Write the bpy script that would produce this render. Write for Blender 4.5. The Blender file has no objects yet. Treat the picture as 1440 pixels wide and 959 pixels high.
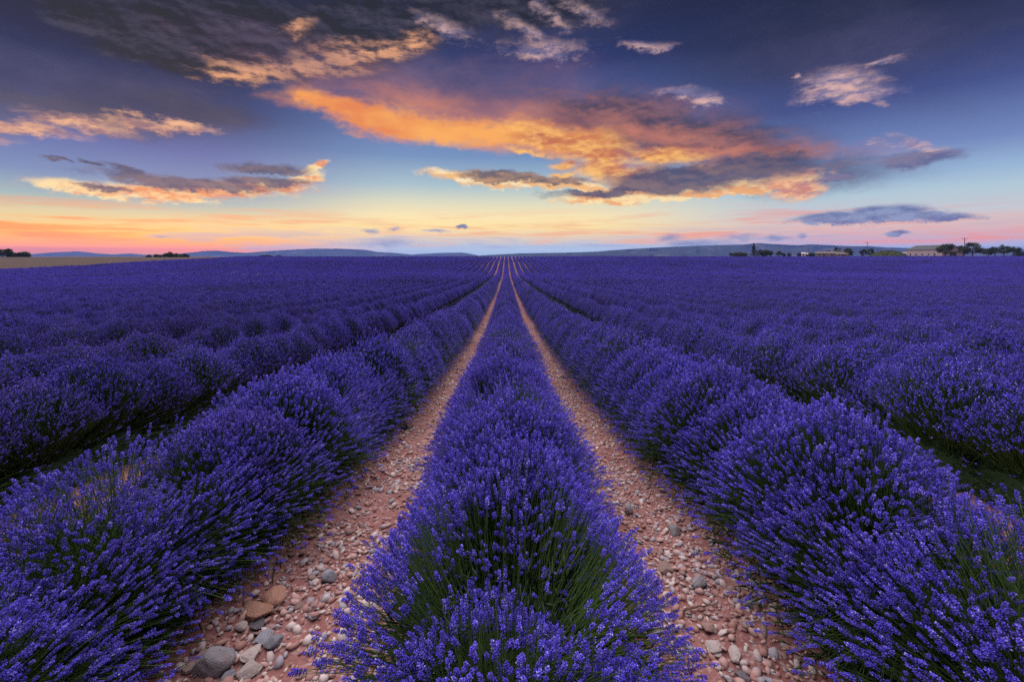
import bpy, math, random
import numpy as np
from mathutils import Vector, Matrix

random.seed(7)
scene = bpy.context.scene
COL = scene.collection
EYE = 1.60            # eye height over the soil, metres

# ------------------------------------------------------------------ camera
cam_data = bpy.data.cameras.new('camera')
cam_data.lens = 16.0
cam_data.sensor_width = 36.0
cam_data.shift_x = 8.0 / 1440.0
cam_data.shift_y = -119.5 / 1440.0
cam_data.clip_start = 0.02
cam_data.clip_end = 40000.0
cam = bpy.data.objects.new('camera', cam_data)
cam.location = (0.0, 0.0, EYE)
cam.rotation_euler = (math.radians(90), 0, 0)
COL.objects.link(cam)
scene.camera = cam

# ------------------------------------------------------------------ view and sampling
scene.view_settings.view_transform = 'Standard'
scene.view_settings.look = 'None'
scene.view_settings.exposure = 0.35
scene.view_settings.gamma = 1.0
scene.view_settings.use_curve_mapping = False
scene.render.engine = 'CYCLES'
cy = scene.cycles
cy.max_bounces = 4
cy.diffuse_bounces = 2
cy.glossy_bounces = 1
cy.transmission_bounces = 2
cy.transparent_max_bounces = 4
cy.volume_bounces = 0
cy.use_adaptive_sampling = True
cy.adaptive_threshold = 0.012
cy.adaptive_min_samples = 24
cy.use_denoising = False          # fine grain suits the flower heads better than smoothing
cy.caustics_reflective = False
cy.caustics_refractive = False
cy.sample_clamp_indirect = 1.0
cy.sample_clamp_direct = 3.0

# ------------------------------------------------------------------ world: dusk sky
def lin(c):
    out = []
    for v in c:
        v = v / 255.0
        out.append(v / 12.92 if v <= 0.04045 else ((v + 0.055) / 1.055) ** 2.4)
    return (out[0], out[1], out[2], 1.0)

SUN_AZ = math.radians(-34)      # the sun has gone down ahead, towards the stubble side
world = bpy.data.worlds.new('World')
scene.world = world
world.use_nodes = True
wt = world.node_tree
for n in list(wt.nodes):
    wt.nodes.remove(n)

def sock(v, inp, tree):
    if isinstance(v, bpy.types.NodeSocket):
        tree.links.new(v, inp)
    else:
        inp.default_value = v

class G:
    """tiny helper for building node graphs"""
    def __init__(self, tree):
        self.t = tree
    def math(self, op, a, b=None, c=None, clamp=False):
        n = self.t.nodes.new('ShaderNodeMath'); n.operation = op; n.use_clamp = clamp
        for i, v in enumerate((a, b, c)):
            if v is not None:
                sock(v, n.inputs[i], self.t)
        return n.outputs[0]
    def vmath(self, op, a, b=None, c=None, scale=None):
        n = self.t.nodes.new('ShaderNodeVectorMath'); n.operation = op
        for i, v in enumerate((a, b, c)):
            if v is not None:
                sock(v, n.inputs[i], self.t)
        if scale is not None:
            sock(scale, n.inputs['Scale'], self.t)
        return n.outputs['Value'] if op in ('LENGTH', 'DOT_PRODUCT') else n.outputs['Vector']
    def xyz(self, v):
        n = self.t.nodes.new('ShaderNodeSeparateXYZ'); sock(v, n.inputs[0], self.t)
        return n.outputs[0], n.outputs[1], n.outputs[2]
    def comb(self, x, y, z):
        n = self.t.nodes.new('ShaderNodeCombineXYZ')
        for i, v in enumerate((x, y, z)):
            sock(v, n.inputs[i], self.t)
        return n.outputs[0]
    def noise(self, vec, scale, detail=5, rough=0.55, color=False, dist=0.0, lac=2.0):
        n = self.t.nodes.new('ShaderNodeTexNoise')
        if vec is not None:
            sock(vec, n.inputs['Vector'], self.t)
        n.inputs['Scale'].default_value = scale
        n.inputs['Detail'].default_value = detail
        n.inputs['Roughness'].default_value = rough
        n.inputs['Lacunarity'].default_value = lac
        n.inputs['Distortion'].default_value = dist
        return n.outputs['Color'] if color else n.outputs[0]
    def rng(self, v, a, b, c=0.0, d=1.0, smooth=False):
        n = self.t.nodes.new('ShaderNodeMapRange')
        n.interpolation_type = 'SMOOTHSTEP' if smooth else 'LINEAR'
        n.clamp = True
        sock(v, n.inputs[0], self.t)
        for i, q in enumerate((a, b, c, d)):
            sock(q, n.inputs[1 + i], self.t)
        return n.outputs[0]
    def mix(self, f, a, b, blend='MIX'):
        n = self.t.nodes.new('ShaderNodeMix'); n.data_type = 'RGBA'; n.blend_type = blend
        sock(f, n.inputs[0], self.t); sock(a, n.inputs[6], self.t); sock(b, n.inputs[7], self.t)
        return n.outputs[2]
    def ramp(self, f, stops, interp='LINEAR'):
        n = self.t.nodes.new('ShaderNodeValToRGB')
        sock(f, n.inputs[0], self.t)
        r = n.color_ramp; r.interpolation = interp
        while len(r.elements) > 1:
            r.elements.remove(r.elements[-1])
        r.elements[0].position = stops[0][0]; r.elements[0].color = stops[0][1]
        for p, c in stops[1:]:
            e = r.elements.new(p); e.color = c
        return n.outputs[0]

g = G(wt)
FOC, VX, VY = 640.0, 712.0, 360.0       # used only to read bearings off the photograph
def bearing(px, py):
    dx = (px - VX) / FOC; dz = (VY - py) / FOC
    return math.atan(dx), dz / math.sqrt(1 + dx * dx)

tc = wt.nodes.new('ShaderNodeTexCoord').outputs['Generated']
sx, sy, sz = g.xyz(tc)
az = g.math('ARCTAN2', sx, sy)
hyp = g.math('MAXIMUM', g.math('SQRT', g.math('MULTIPLY_ADD', sx, sx, g.math('MULTIPLY', sy, sy))), 0.05)
tan_el = g.math('DIVIDE', sz, hyp)

# clear dusk sky: three elevation ramps blended round the compass
def sky_stops(rows, k):
    return [((360 - y) / 640.0 * k / 0.8 + 0.05, lin(c)) for y, c in rows]
E01 = g.math('MULTIPLY_ADD', tan_el, 1 / 0.8, 0.05, clamp=True)
west = g.ramp(E01, sky_stops([(362, (200, 150, 160)), (350, (255, 140, 62)), (337, (255, 174, 60)), (318, (252, 208, 128)),
    (295, (222, 208, 164)), (272, (156, 182, 188)), (238, (116, 142, 188)), (190, (94, 110, 172)), (120, (42, 56, 108)), (50, (20, 33, 74)), (-10, (14, 22, 52))], 0.70))
mid = g.ramp(E01, sky_stops([(362, (150, 180, 214)), (346, (172, 188, 212)), (331, (238, 210, 172)), (320, (255, 228, 160)), (303, (250, 230, 180)), (286, (222, 220, 192)),
    (262, (168, 194, 206)), (222, (114, 146, 192)), (165, (84, 106, 172)), (90, (42, 53, 108)), (30, (26, 35, 74)), (-10, (18, 25, 54))], 1.0))
east = g.ramp(E01, sky_stops([(362, (128, 148, 204)), (346, (152, 168, 210)), (331, (206, 170, 184)), (314, (222, 186, 182)), (296, (198, 200, 208)), (266, (178, 202, 216)),
    (238, (150, 180, 214)), (200, (114, 136, 190)), (120, (62, 78, 140)), (50, (38, 48, 90)), (-10, (24, 33, 66))], 0.72))
clear = g.mix(g.rng(az, -0.62, -0.2, 0, 1, True), west, mid)
clear = g.mix(g.rng(az, 0.12, 0.62, 0, 1, True), clear, east)
clear = g.mix(g.rng(az, -2.6, -1.5, 0, 1, True), east, clear)   # the sky behind is the same plain blue as beyond the barn

# cloud noise fields
flat = g.vmath('MULTIPLY', tc, (1.0, 1.0, 2.3))
nv = g.noise(flat, 6.0, 6, 0.58, color=True)
sepn = wt.nodes.new('ShaderNodeSeparateColor'); wt.links.new(nv, sepn.inputs[0])
nr, ng_, nb_ = sepn.outputs[0], sepn.outputs[1], sepn.outputs[2]
stretched = g.vmath('MULTIPLY', tc, (1.0, 1.0, 2.8))
fbm = g.noise(stretched, 11.0, 9, 0.62)
fbm2 = g.noise(g.vmath('ADD', stretched, (-0.005, 0.0, -0.022)), 11.0, 7, 0.62)
relief = g.math('MULTIPLY_ADD', g.math('SUBTRACT', fbm, fbm2), 2.6, 0.5)   # billows lit from low in the west
streak = g.noise(g.vmath('MULTIPLY', tc, (1.0, 1.0, 14.0)), 5.0, 6, 0.55)
fine = g.noise(g.vmath('MULTIPLY', tc, (1.0, 1.0, 2.0)), 34.0, 7, 0.68)
relief = g.math('ADD', relief, g.math('MULTIPLY_ADD', fine, 0.7, -0.35), clamp=True)
w1 = g.rng(tan_el, 0.0, 0.25, 0.022, 0.10)
w2 = g.rng(tan_el, 0.0, 0.25, 0.016, 0.042)
dxw = g.math('MULTIPLY_ADD', g.math('SUBTRACT', nr, 0.5), g.math('MULTIPLY', w1, 1.4), g.math('MULTIPLY', g.math('SUBTRACT', fbm, 0.5), w2))
dyw = g.math('MULTIPLY_ADD', g.math('SUBTRACT', ng_, 0.5), g.math('MULTIPLY', w1, 0.7), g.math('MULTIPLY', g.math('SUBTRACT', fine, 0.5), w2))
P = g.comb(g.math('ADD', az, dxw), g.math('ADD', tan_el, dyw), 1.0)
soft = nb_

def shape(ells):
    """union of soft ellipses (px, py, rx, ry, tilt, weight) in compass bearings"""
    out = None
    for e in ells:
        px, py, rx, ry = e[:4]
        tilt = math.radians(e[4]) if len(e) > 4 else 0.0
        w = e[5] if len(e) > 5 else 1.0
        a, t = bearing(px, py)
        c = math.cos(a)
        ix, iy = FOC / (rx * c * c), FOC / (ry * c)
        ct, st = math.cos(tilt), math.sin(tilt)
        if tilt == 0.0:
            m = g.vmath('MULTIPLY_ADD', P, (ix, iy, 0.0), (-a * ix, -t * iy, 0.0))
        else:
            m = g.comb(g.vmath('DOT_PRODUCT', P, (ct * ix, st * ix, -(a * ct + t * st) * ix)),
                       g.vmath('DOT_PRODUCT', P, (-st * iy, ct * iy, (a * st - t * ct) * iy)), 0.0)
        s = g.math('MULTIPLY_ADD', g.vmath('LENGTH', m), -w, w)
        out = s if out is None else g.math('MAXIMUM', out, s)
    return out

sky = clear
def layer(ells, lo, hi, namp, noise, c1, c2, drv, opacity=1.0, d0=0.3, d1=0.7):
    global sky
    s = shape(ells)
    if namp:
        s = g.math('ADD', s, g.math('MULTIPLY_ADD', noise, namp, -0.5 * namp))
    a = g.rng(s, lo, hi, 0.0, opacity, True)
    col = g.mix(g.rng(drv, d0, d1, 0, 1, True), lin(c1), lin(c2)) if drv is not None else lin(c1)
    sky = g.mix(a, sky, col)

# long thin bands low over the horizon
band = g.math('MULTIPLY', g.rng(streak, 0.47, 0.66, 0, 1, True), g.math('MULTIPLY', g.rng(tan_el, 0.012, 0.03, 0, 1, True), g.rng(tan_el, 0.055, 0.115, 1, 0, True)))
warm = g.mix(g.rng(az, -0.9, -0.25, 0, 1, True), lin((255, 140, 62)), lin((240, 176, 140)))
warm = g.mix(g.rng(az, 0.1, 0.6, 0, 1, True), warm, lin((238, 140, 128)))
sky = g.mix(g.math('MULTIPLY', band, 0.75), sky, warm)
band2 = g.math('MULTIPLY', g.rng(streak, 0.5, 0.36, 0, 1, True), g.math('MULTIPLY', g.rng(tan_el, 0.0, 0.015, 0, 1, True), g.rng(tan_el, 0.03, 0.07, 1, 0, True)))
sky = g.mix(g.math('MULTIPLY', band2, 0.6), sky, lin((160, 168, 204)))

# high veils
layer([(110, 125, 320, 60), (600, 120, 320, 62, -8), (900, 175, 260, 70, -12), (700, 20, 220, 60), (1150, 250, 160, 30), (1200, 70, 340, 90, -6, .7)], -0.2, 1.0, 0.8, fbm,
      (58, 58, 94), (84, 80, 118), soft, 0.75)
# dark rain-grey cloud overhead and its glowing hem
layer([(400, 52, 260, 62, 6), (220, 62, 160, 40, -4), (520, 36, 150, 56, 10), (330, 85, 140, 28), (690, 8, 190, 46)], -0.1, 0.42, 0.9, fbm,
      (14, 18, 34), (66, 62, 82), relief, 0.93, 0.15, 1.0)
layer([(325, 108, 70, 12, 2), (360, 103, 80, 14, 4), (435, 92, 100, 19, 10), (515, 74, 100, 23, 12), (580, 60, 48, 18, 14), (425, 36, 26, 12, 30, .7)], -0.25, 0.85, 1.2, fbm,
      (84, 68, 78), (240, 170, 124), relief, 0.95, 0.2, 0.75)
# band towards the stubble field
layer([(70, 148, 260, 32), (260, 152, 160, 24), (-80, 148, 200, 36)], -0.1, 0.9, 0.7, fbm, (56, 60, 88), (84, 78, 100), soft, 0.85)
layer([(20, 178, 110, 11), (110, 170, 80, 14), (190, 168, 70, 12), (250, 173, 60, 9), (-90, 180, 110, 12)], -0.2, 0.8, 1.5, fbm,
      (170, 124, 124), (250, 186, 142), relief, 0.92, 0.2, 0.75)
# the big orange veil
layer([(600, 140, 320, 60, -10), (820, 160, 240, 62, -8), (720, 115, 170, 42)], -0.1, 1.0, 0.7, fbm, (92, 78, 118), (150, 104, 122), soft, 0.62)
layer([(640, 160, 220, 34, -8), (740, 165, 160, 40, -4)], -0.2, 1.0, 0.7, fbm, (170, 108, 108), (226, 140, 100), soft, 0.7)
layer([(462, 152, 56, 13, -20), (505, 165, 100, 22, -16), (580, 178, 170, 23, -8), (710, 186, 140, 22, -2), (790, 194, 120, 28, -8)], -0.2, 0.62, 0.6, fbm,
      (234, 130, 74), (255, 174, 88), soft, 0.98, 0.3, 0.62)
# mauve mass to the right of it
layer([(870, 165, 180, 44, -14), (970, 200, 220, 44, -12), (1080, 222, 140, 30, -6)], -0.1, 0.8, 0.8, fbm, (64, 58, 84), (136, 92, 100), relief, 0.94, 0.1, 0.9)
layer([(1000, 215, 190, 13, -5, .9), (900, 188, 130, 15, -16, .8), (1100, 216, 90, 10, -3, .8)], -0.35, 1.0, 1.2, fbm, (150, 92, 96), (222, 136, 108), soft, 0.75)
# golden billows
layer([(770, 192, 90, 22, -8), (840, 212, 90, 24, -20), (850, 240, 56, 28), (885, 252, 80, 28, -8), (870, 274, 70, 12), (930, 222, 70, 18, -8), (798, 232, 24, 9), (740, 212, 34, 5, -12), (795, 247, 24, 7), (985, 240, 50, 12)],
      -0.2, 0.85, 1.3, fbm, (196, 108, 76), (255, 192, 108), relief, 0.97, 0.15, 0.85)
# slate underside with a bright lower rim
layer([(890, 276, 125, 11, 1), (1000, 270, 150, 10, 4)], -0.1, 0.35, 0.8, fine, (240, 170, 108), (255, 226, 170), relief, 0.95)
layer([(1120, 268, 52, 14, 2), (1105, 254, 60, 9, 6)], -0.15, 0.6, 1.2, fine, (206, 134, 124), (252, 192, 142), relief, 0.95)
layer([(985, 250, 185, 24, 2), (870, 269, 120, 9, 2), (1060, 236, 110, 18, 4), (950, 262, 120, 16)], -0.05, 0.5, 1.0, fbm, (70, 72, 108), (116, 98, 114), relief, 0.95, 0.1, 0.9)
# the slim cloud over the middle rows
layer([(668, 250, 86, 9, -3), (740, 257, 100, 10, -4), (812, 262, 40, 7, -8)], -0.1, 0.5, 0.9, fine, (246, 184, 116), (255, 232, 186), relief, 0.97)
layer([(715, 249, 84, 10, -4), (770, 254, 70, 8, -3)], 0.0, 0.5, 0.8, fine, (92, 88, 104), (180, 132, 104), relief, 0.94, 0.2, 1.0)
# lens cloud towards the stubble field
layer([(120, 266, 95, 11, -3), (230, 271, 120, 13, 0), (340, 267, 120, 12, 5), (425, 254, 38, 11, 22), (440, 236, 26, 8, 20), (70, 264, 40, 6)], -0.15, 0.5, 1.1, fine,
      (236, 146, 98), (255, 224, 166), relief, 0.97, 0.2, 0.75)
layer([(270, 259, 170, 11, -2), (370, 258, 90, 11, 4), (375, 237, 78, 12, 2), (190, 246, 70, 9, -16), (120, 231, 34, 5, -14), (70, 224, 26, 5, -12), (140, 264, 60, 6, -3)], 0.0, 0.6, 0.9, fine,
      (68, 78, 114), (124, 106, 118), relief, 0.95, 0.15, 0.95)
# small pale clouds
layer([(912, 64, 34, 8, -4), (975, 135, 36, 9, -14), (996, 142, 18, 9), (1185, 118, 66, 28, -8, 1.5), (1205, 134, 66, 18, -10, 1.4), (1165, 138, 50, 12, 0, 1.3), (1248, 88, 24, 8), (1128, 103, 8, 6),
       (1283, 195, 34, 10, -24), (1312, 207, 34, 9, -18), (1236, 199, 18, 5, -10), (760, 72, 56, 15, -4, .8), (738, 50, 34, 12, -50, .7), (775, 18, 34, 10, -60, .6), (822, 14, 30, 12, -40, .5), (635, 38, 34, 13, -35, .7), (606, 28, 30, 9, -20, .6)],
      -0.4, 1.15, 2.0, fine, (132, 122, 160), (236, 188, 178), relief, 0.86, 0.2, 0.85)
layer([(1285, 222, 78, 17, 2), (1180, 252, 26, 8)], -0.1, 0.5, 0.8, fine, (92, 98, 142), (124, 116, 150), relief, 0.92)
# slate clouds low over the barn and the far ranges
layer([(1175, 306, 80, 10, 2), (1240, 300, 80, 13, 0), (1310, 305, 62, 8, -2), (1265, 328, 20, 5), (648, 317, 10, 4)], -0.1, 0.5, 1.4, fine, (84, 104, 160), (132, 146, 188), relief, 0.9, 0.2, 0.8)
layer([(1040, 333, 30, 6), (1086, 334, 24, 5), (940, 335, 24, 7), (526, 324, 12, 4),
       (558, 323, 9, 4), (612, 324, 18, 3), (228, 334, 14, 2), (980, 342, 60, 6), (545, 344, 50, 6), (1124, 331, 8, 5)], -0.3, 0.9, 1.6, fine, (104, 124, 176), (146, 160, 198), relief, 0.75, 0.2, 0.8)

# above the evening haze the low sky is brighter and warmer than it looks through it
HAZE_DEPTH = 1.3e-4 * 135.0
clear_air = g.math('MINIMUM', g.math('EXPONENT', g.math('DIVIDE', HAZE_DEPTH, g.math('MAXIMUM', tan_el, 0.01))), 3.0)
veil = g.math('SUBTRACT', 1.0, clear_air)
glow = g.comb(clear_air, clear_air, clear_air)
veil_c = g.vmath('SCALE', (0.09, 0.12, 0.30), scale=veil)
sky = g.vmath('MAXIMUM', g.vmath('MULTIPLY_ADD', sky, glow, veil_c), (0.01, 0.01, 0.01))

nishita = wt.nodes.new('ShaderNodeTexSky')
nishita.sky_type = 'NISHITA'
nishita.sun_disc = False
nishita.sun_elevation = math.radians(1.0)
nishita.sun_rotation = SUN_AZ
nishita.altitude = 600
nishita.air_density = 1.2
bg_air = wt.nodes.new('ShaderNodeBackground'); bg_air.inputs[1].default_value = 0.012
wt.links.new(nishita.outputs[0], bg_air.inputs[0])
# outside the stretch of sky with the named clouds: the same clear sky with a few plain veils
away = g.math('MAXIMUM', g.rng(tan_el, 0.8, 1.5, 0, 1, True), g.rng(g.math('ABSOLUTE', az), 1.08, 1.6, 0, 1, True))
plain_n = g.noise(g.vmath('MULTIPLY', tc, (1.0, 1.0, 2.0)), 3.0, 4, 0.6)
plain = g.mix(g.math('MULTIPLY', away, g.rng(plain_n, 0.45, 0.75, 0, 0.6, True)), clear, lin((104, 98, 132)))
plain = g.vmath('MAXIMUM', g.vmath('MULTIPLY_ADD', plain, glow, veil_c), (0.01, 0.01, 0.01))
inside = g.math('MULTIPLY', g.math('COMPARE', tan_el, 0.39, 0.41), g.math('LESS_THAN', g.math('ABSOLUTE', az), 1.08))
bg_plain = wt.nodes.new('ShaderNodeBackground'); bg_plain.inputs[1].default_value = 0.74
wt.links.new(plain, bg_plain.inputs[0])
bg_cloud = wt.nodes.new('ShaderNodeBackground'); bg_cloud.inputs[1].default_value = 0.74
wt.links.new(sky, bg_cloud.inputs[0])
mixn = wt.nodes.new('ShaderNodeMixShader')
wt.links.new(inside, mixn.inputs[0]); wt.links.new(bg_plain.outputs[0], mixn.inputs[1]); wt.links.new(bg_cloud.outputs[0], mixn.inputs[2])
addn = wt.nodes.new('ShaderNodeAddShader')
wt.links.new(bg_air.outputs[0], addn.inputs[0]); wt.links.new(mixn.outputs[0], addn.inputs[1])
wout = wt.nodes.new('ShaderNodeOutputWorld')
wt.links.new(addn.outputs[0], wout.inputs[0])
world.cycles.sampling_method = 'NONE'      # a broad soft sky needs no importance map

# ------------------------------------------------------------------ the last light: one wide, high, soft sun lamp added for the dusk skylight
sun_data = bpy.data.lights.new('sun', 'SUN')
sun_data.energy = 4.1
sun_data.angle = math.radians(96)
sun_data.color = (1.0, 0.90, 0.93)
sun = bpy.data.objects.new('sun', sun_data)
SUN_EL = math.radians(70)
sd = Vector((math.sin(SUN_AZ) * math.cos(SUN_EL), math.cos(SUN_AZ) * math.cos(SUN_EL), math.sin(SUN_EL)))
sun.rotation_euler = sd.to_track_quat('Z', 'Y').to_euler()
sun.location = (-60, 60, 60)
COL.objects.link(sun)

# ------------------------------------------------------------------ helpers
def mesh_obj(name, verts, faces, mat=None, parent=None, smooth=False, attr=None, uvs=None):
    me = bpy.data.meshes.new(name)
    verts = np.asarray(verts, dtype=np.float64)
    if isinstance(faces, np.ndarray):
        nf, k = faces.shape
        me.vertices.add(len(verts)); me.vertices.foreach_set('co', verts.astype(np.float32).ravel())
        me.loops.add(nf * k); me.loops.foreach_set('vertex_index', faces.astype(np.int32).ravel())
        me.polygons.add(nf); me.polygons.foreach_set('loop_start', np.arange(0, nf * k, k, dtype=np.int32))
        me.update(calc_edges=True)
    else:
        me.from_pydata([tuple(v) for v in verts], [], faces)
        me.update()
    if attr is not None:
        for an, av in attr.items():
            a = me.attributes.new(an, 'FLOAT', 'POINT')
            a.data.foreach_set('value', np.asarray(av, dtype=np.float32))
    if smooth:
        me.polygons.foreach_set('use_smooth', [True] * len(me.polygons))
    if mat is not None:
        me.materials.append(mat)
    ob = bpy.data.objects.new(name, me)
    COL.objects.link(ob)
    if parent is not None:
        ob.parent = parent
    return ob

def link_obj(name, me, parent=None):
    ob = bpy.data.objects.new(name, me); COL.objects.link(ob)
    if parent is not None:
        ob.parent = parent
    return ob

def empty(name, loc, rz=0.0):
    ob = bpy.data.objects.new(name, None); COL.objects.link(ob)
    ob.location = loc; ob.rotation_euler = (0, 0, rz); ob.empty_display_size = 0.1
    return ob

def tag(ob, label=None, cat=None, group=None, kind=None):
    if label: ob['label'] = label
    if cat: ob['category'] = cat
    if group: ob['group'] = group
    if kind: ob['kind'] = kind
    return ob

def new_mat(name, rough=0.8, spec=0.3):
    m = bpy.data.materials.new(name); m.use_nodes = True
    b = m.node_tree.nodes['Principled BSDF']
    b.inputs['Roughness'].default_value = rough
    b.inputs['Specular IOR Level'].default_value = spec
    return m, G(m.node_tree), b

def tnode(gr, kind):
    return gr.t.nodes.new(kind)

def texco(gr, out='Object'):
    return tnode(gr, 'ShaderNodeTexCoord').outputs[out]

def attr_fac(gr, name):
    n = tnode(gr, 'ShaderNodeAttribute'); n.attribute_name = name
    return n.outputs['Fac']

def obj_rand(gr):
    return tnode(gr, 'ShaderNodeObjectInfo').outputs['Random']

def bump(gr, b, h, strength, dist):
    n = tnode(gr, 'ShaderNodeBump'); n.inputs['Strength'].default_value = strength; n.inputs['Distance'].default_value = dist
    gr.t.links.new(h, n.inputs['Height']); gr.t.links.new(n.outputs[0], b.inputs['Normal'])

def C3(r, gg, bb):
    return (r, gg, bb, 1.0)

# ------------------------------------------------------------------ terrain: the field dips, then climbs to a crest
ROW = 1.7
FIELD_LEFT = -125.0
CREST = 208.0
PY = [-1e5, -5, 1.5, 3.0, 5.2, 10.4, 24, 51, 96, 130, 160, 190, 212, 240, 300, 420, 900, 2500, 1e5]
PH = [0, 0, 0.0, 0.06, 0.36, 0.78, 1.38, 2.22, 2.80, 2.15, 0.9, 0.18, -0.46, -0.60, -0.75, -0.3, 3.0, 8.0, 8.0]   # metres below the camera's soil
def _pchip(xq):
    x = np.array(PY); y = -np.array(PH)
    h = np.diff(x); d = np.diff(y) / h
    m = np.zeros_like(y)
    for i in range(1, len(x) - 1):
        if d[i - 1] * d[i] > 0:
            w1 = 2 * h[i] + h[i - 1]; w2 = h[i] + 2 * h[i - 1]
            m[i] = (w1 + w2) / (w1 / d[i - 1] + w2 / d[i])
    xq = np.asarray(xq, dtype=float)
    i = np.clip(np.searchsorted(x, xq) - 1, 0, len(h) - 1)
    t = (xq - x[i]) / h[i]
    return ((1 + 2 * t) * (1 - t) ** 2 * y[i] + t * (1 - t) ** 2 * h[i] * m[i] + t * t * (3 - 2 * t) * y[i + 1] + t * t * (t - 1) * h[i] * m[i + 1])
def zg(x, y):
    x = np.asarray(x, dtype=float); y = np.asarray(y, dtype=float)
    z = _pchip(y)
    far = np.clip((y - 20) / 60, 0, 1) * np.clip((230 - y) / 60, 0, 1)
    z = z + far * (0.22 * np.sin(x * 0.031 + 0.6) * np.sin(y * 0.035) + 0.12 * np.sin(x * 0.083 + y * 0.05))
    z = z + 0.10 * np.clip((x - 120) / 120, 0, 1) * np.clip((y - 100) / 100, 0, 1) * np.clip((500 - y) / 200, 0, 1)
    return z

def vnoise(x, y, seed=0):
    """smooth 2D value noise"""
    xi = np.floor(x).astype(np.int64); yi = np.floor(y).astype(np.int64)
    fx = x - xi; fy = y - yi
    fx = fx * fx * (3 - 2 * fx); fy = fy * fy * (3 - 2 * fy)
    def hsh(a, b):
        n = (a * 374761393 + b * 668265263 + seed * 1442695041) & 0x7fffffff
        n = ((n ^ (n >> 13)) * 1274126177) & 0x7fffffff
        return ((n ^ (n >> 16)) & 0xffff) / 65535.0
    return (hsh(xi, yi) * (1 - fx) + hsh(xi + 1, yi) * fx) * (1 - fy) + (hsh(xi, yi + 1) * (1 - fx) + hsh(xi + 1, yi + 1) * fx) * fy

def zsoil(x, y):
    """ground height with the clods and hollows of the stony soil"""
    x = np.asarray(x, dtype=float); y = np.asarray(y, dtype=float)
    near = np.clip((16 - np.hypot(x, y)) / 6, 0, 1)
    n = (vnoise(x * 4, y * 4, 1) - .5) * 0.045 + (vnoise(x * 11, y * 11, 2) - .5) * 0.022
    # soil is drawn up a little under each row
    ridge = 0.035 * np.cos(2 * np.pi * x / ROW)
    return zg(x, y) + near * (n + ridge)

def stretch(lo_fine, hi_fine, step, end_lo, end_hi, growth=1.13):
    a = list(np.arange(lo_fine, hi_fine + 1e-6, step))
    s = step
    v = a[-1]
    while v < end_hi:
        s *= growth; v += s; a.append(min(v, end_hi))
    s = step; v = a[0]
    while v > end_lo:
        s *= growth; v -= s; a.insert(0, max(v, end_lo))
    return np.array(sorted(set(a)))

def grid(xs, ys, zf):
    X, Y = np.meshgrid(xs, ys)
    V = np.stack([X.ravel(), Y.ravel(), zf(X, Y).ravel()], 1)
    nx, ny = len(xs), len(ys)
    i = np.arange(nx - 1)[None, :] + nx * np.arange(ny - 1)[:, None]
    F = np.stack([i, i + 1, i + nx + 1, i + nx], -1).reshape(-1, 4)
    return V, F

GX = stretch(-3.2, 3.2, 0.042, -8000, 8000, 1.12)
GY = stretch(0.8, 7.0, 0.046, -8000, 8000, 1.075)

m_soil, gr, b = new_mat('stony_soil', 0.95, 0.15)
co = texco(gr)
n1 = gr.noise(co, 2.2, 8, 0.65)
n2 = gr.noise(co, 34.0, 6, 0.65)
n3 = gr.noise(co, 9.0, 5, 0.6)
c = gr.mix(gr.rng(n1, 0.35, 0.68, 0, 1), C3(0.19, 0.074, 0.064), C3(0.30, 0.148, 0.134))
c = gr.mix(gr.rng(n2, 0.52, 0.66, 0, 0.75), c, C3(0.48, 0.35, 0.335))
c = gr.mix(gr.rng(n3, 0.58, 0.70, 0, 0.5), c, C3(0.17, 0.08, 0.07))
gr.t.links.new(c, b.inputs['Base Color'])
v = tnode(gr, 'ShaderNodeTexVoronoi'); v.inputs['Scale'].default_value = 55.0
gr.t.links.new(co, v.inputs['Vector'])
hh = gr.math('ADD', gr.math('MULTIPLY', n2, 1.2), gr.math('MULTIPLY', v.outputs['Distance'], -0.9))
bump(gr, b, hh, 0.6, 0.012)
V, F = grid(GX, GY, zsoil)
ground = mesh_obj('ground', V, F, m_soil, smooth=True)
tag(ground, kind='structure')

# stubble field and farm track beyond the left edge of the lavender
m_stub, gr, b = new_mat('stubble', 0.95, 0.1)
co = texco(gr)
n1 = gr.noise(gr.vmath('MULTIPLY', co, (1.0, 0.12, 1.0)), 0.9, 6, 0.6)
n2 = gr.noise(co, 0.05, 4, 0.5)
c = gr.mix(gr.rng(n1, 0.3, 0.7, 0, 1), C3(0.055, 0.036, 0.028), C3(0.095, 0.064, 0.049))
c = gr.mix(gr.rng(n2, 0.5, 0.7, 0, 0.45), c, C3(0.06, 0.055, 0.03))
gr.t.links.new(c, b.inputs['Base Color'])
sxs = np.array([-1800, -1200, -800, -600, -450, -360, -300, -250, -220, -195, -175, -160, -148, -138, -131.5])
sys_ = GY[(GY > 20) & (GY < 480)]
V, F = grid(sxs, sys_, lambda x, y: zg(x, y) + 0.25)
tag(mesh_obj('stubble_field', V, F, m_stub, smooth=True), kind='structure')
m_track, gr, b = new_mat('track_dust', 0.95, 0.1)
n1 = gr.noise(texco(gr), 0.7, 6, 0.6)
gr.t.links.new(gr.mix(gr.rng(n1, 0.3, 0.7, 0, 1), C3(0.14, 0.108, 0.088), C3(0.19, 0.15, 0.125)), b.inputs['Base Color'])
txs = np.array([-131.45, -130, -128.5, -127.0])
V, F = grid(txs, sys_, lambda x, y: zg(x, y) + 0.22)
tag(mesh_obj('farm_track', V, F, m_track, smooth=True), kind='structure')

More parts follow.
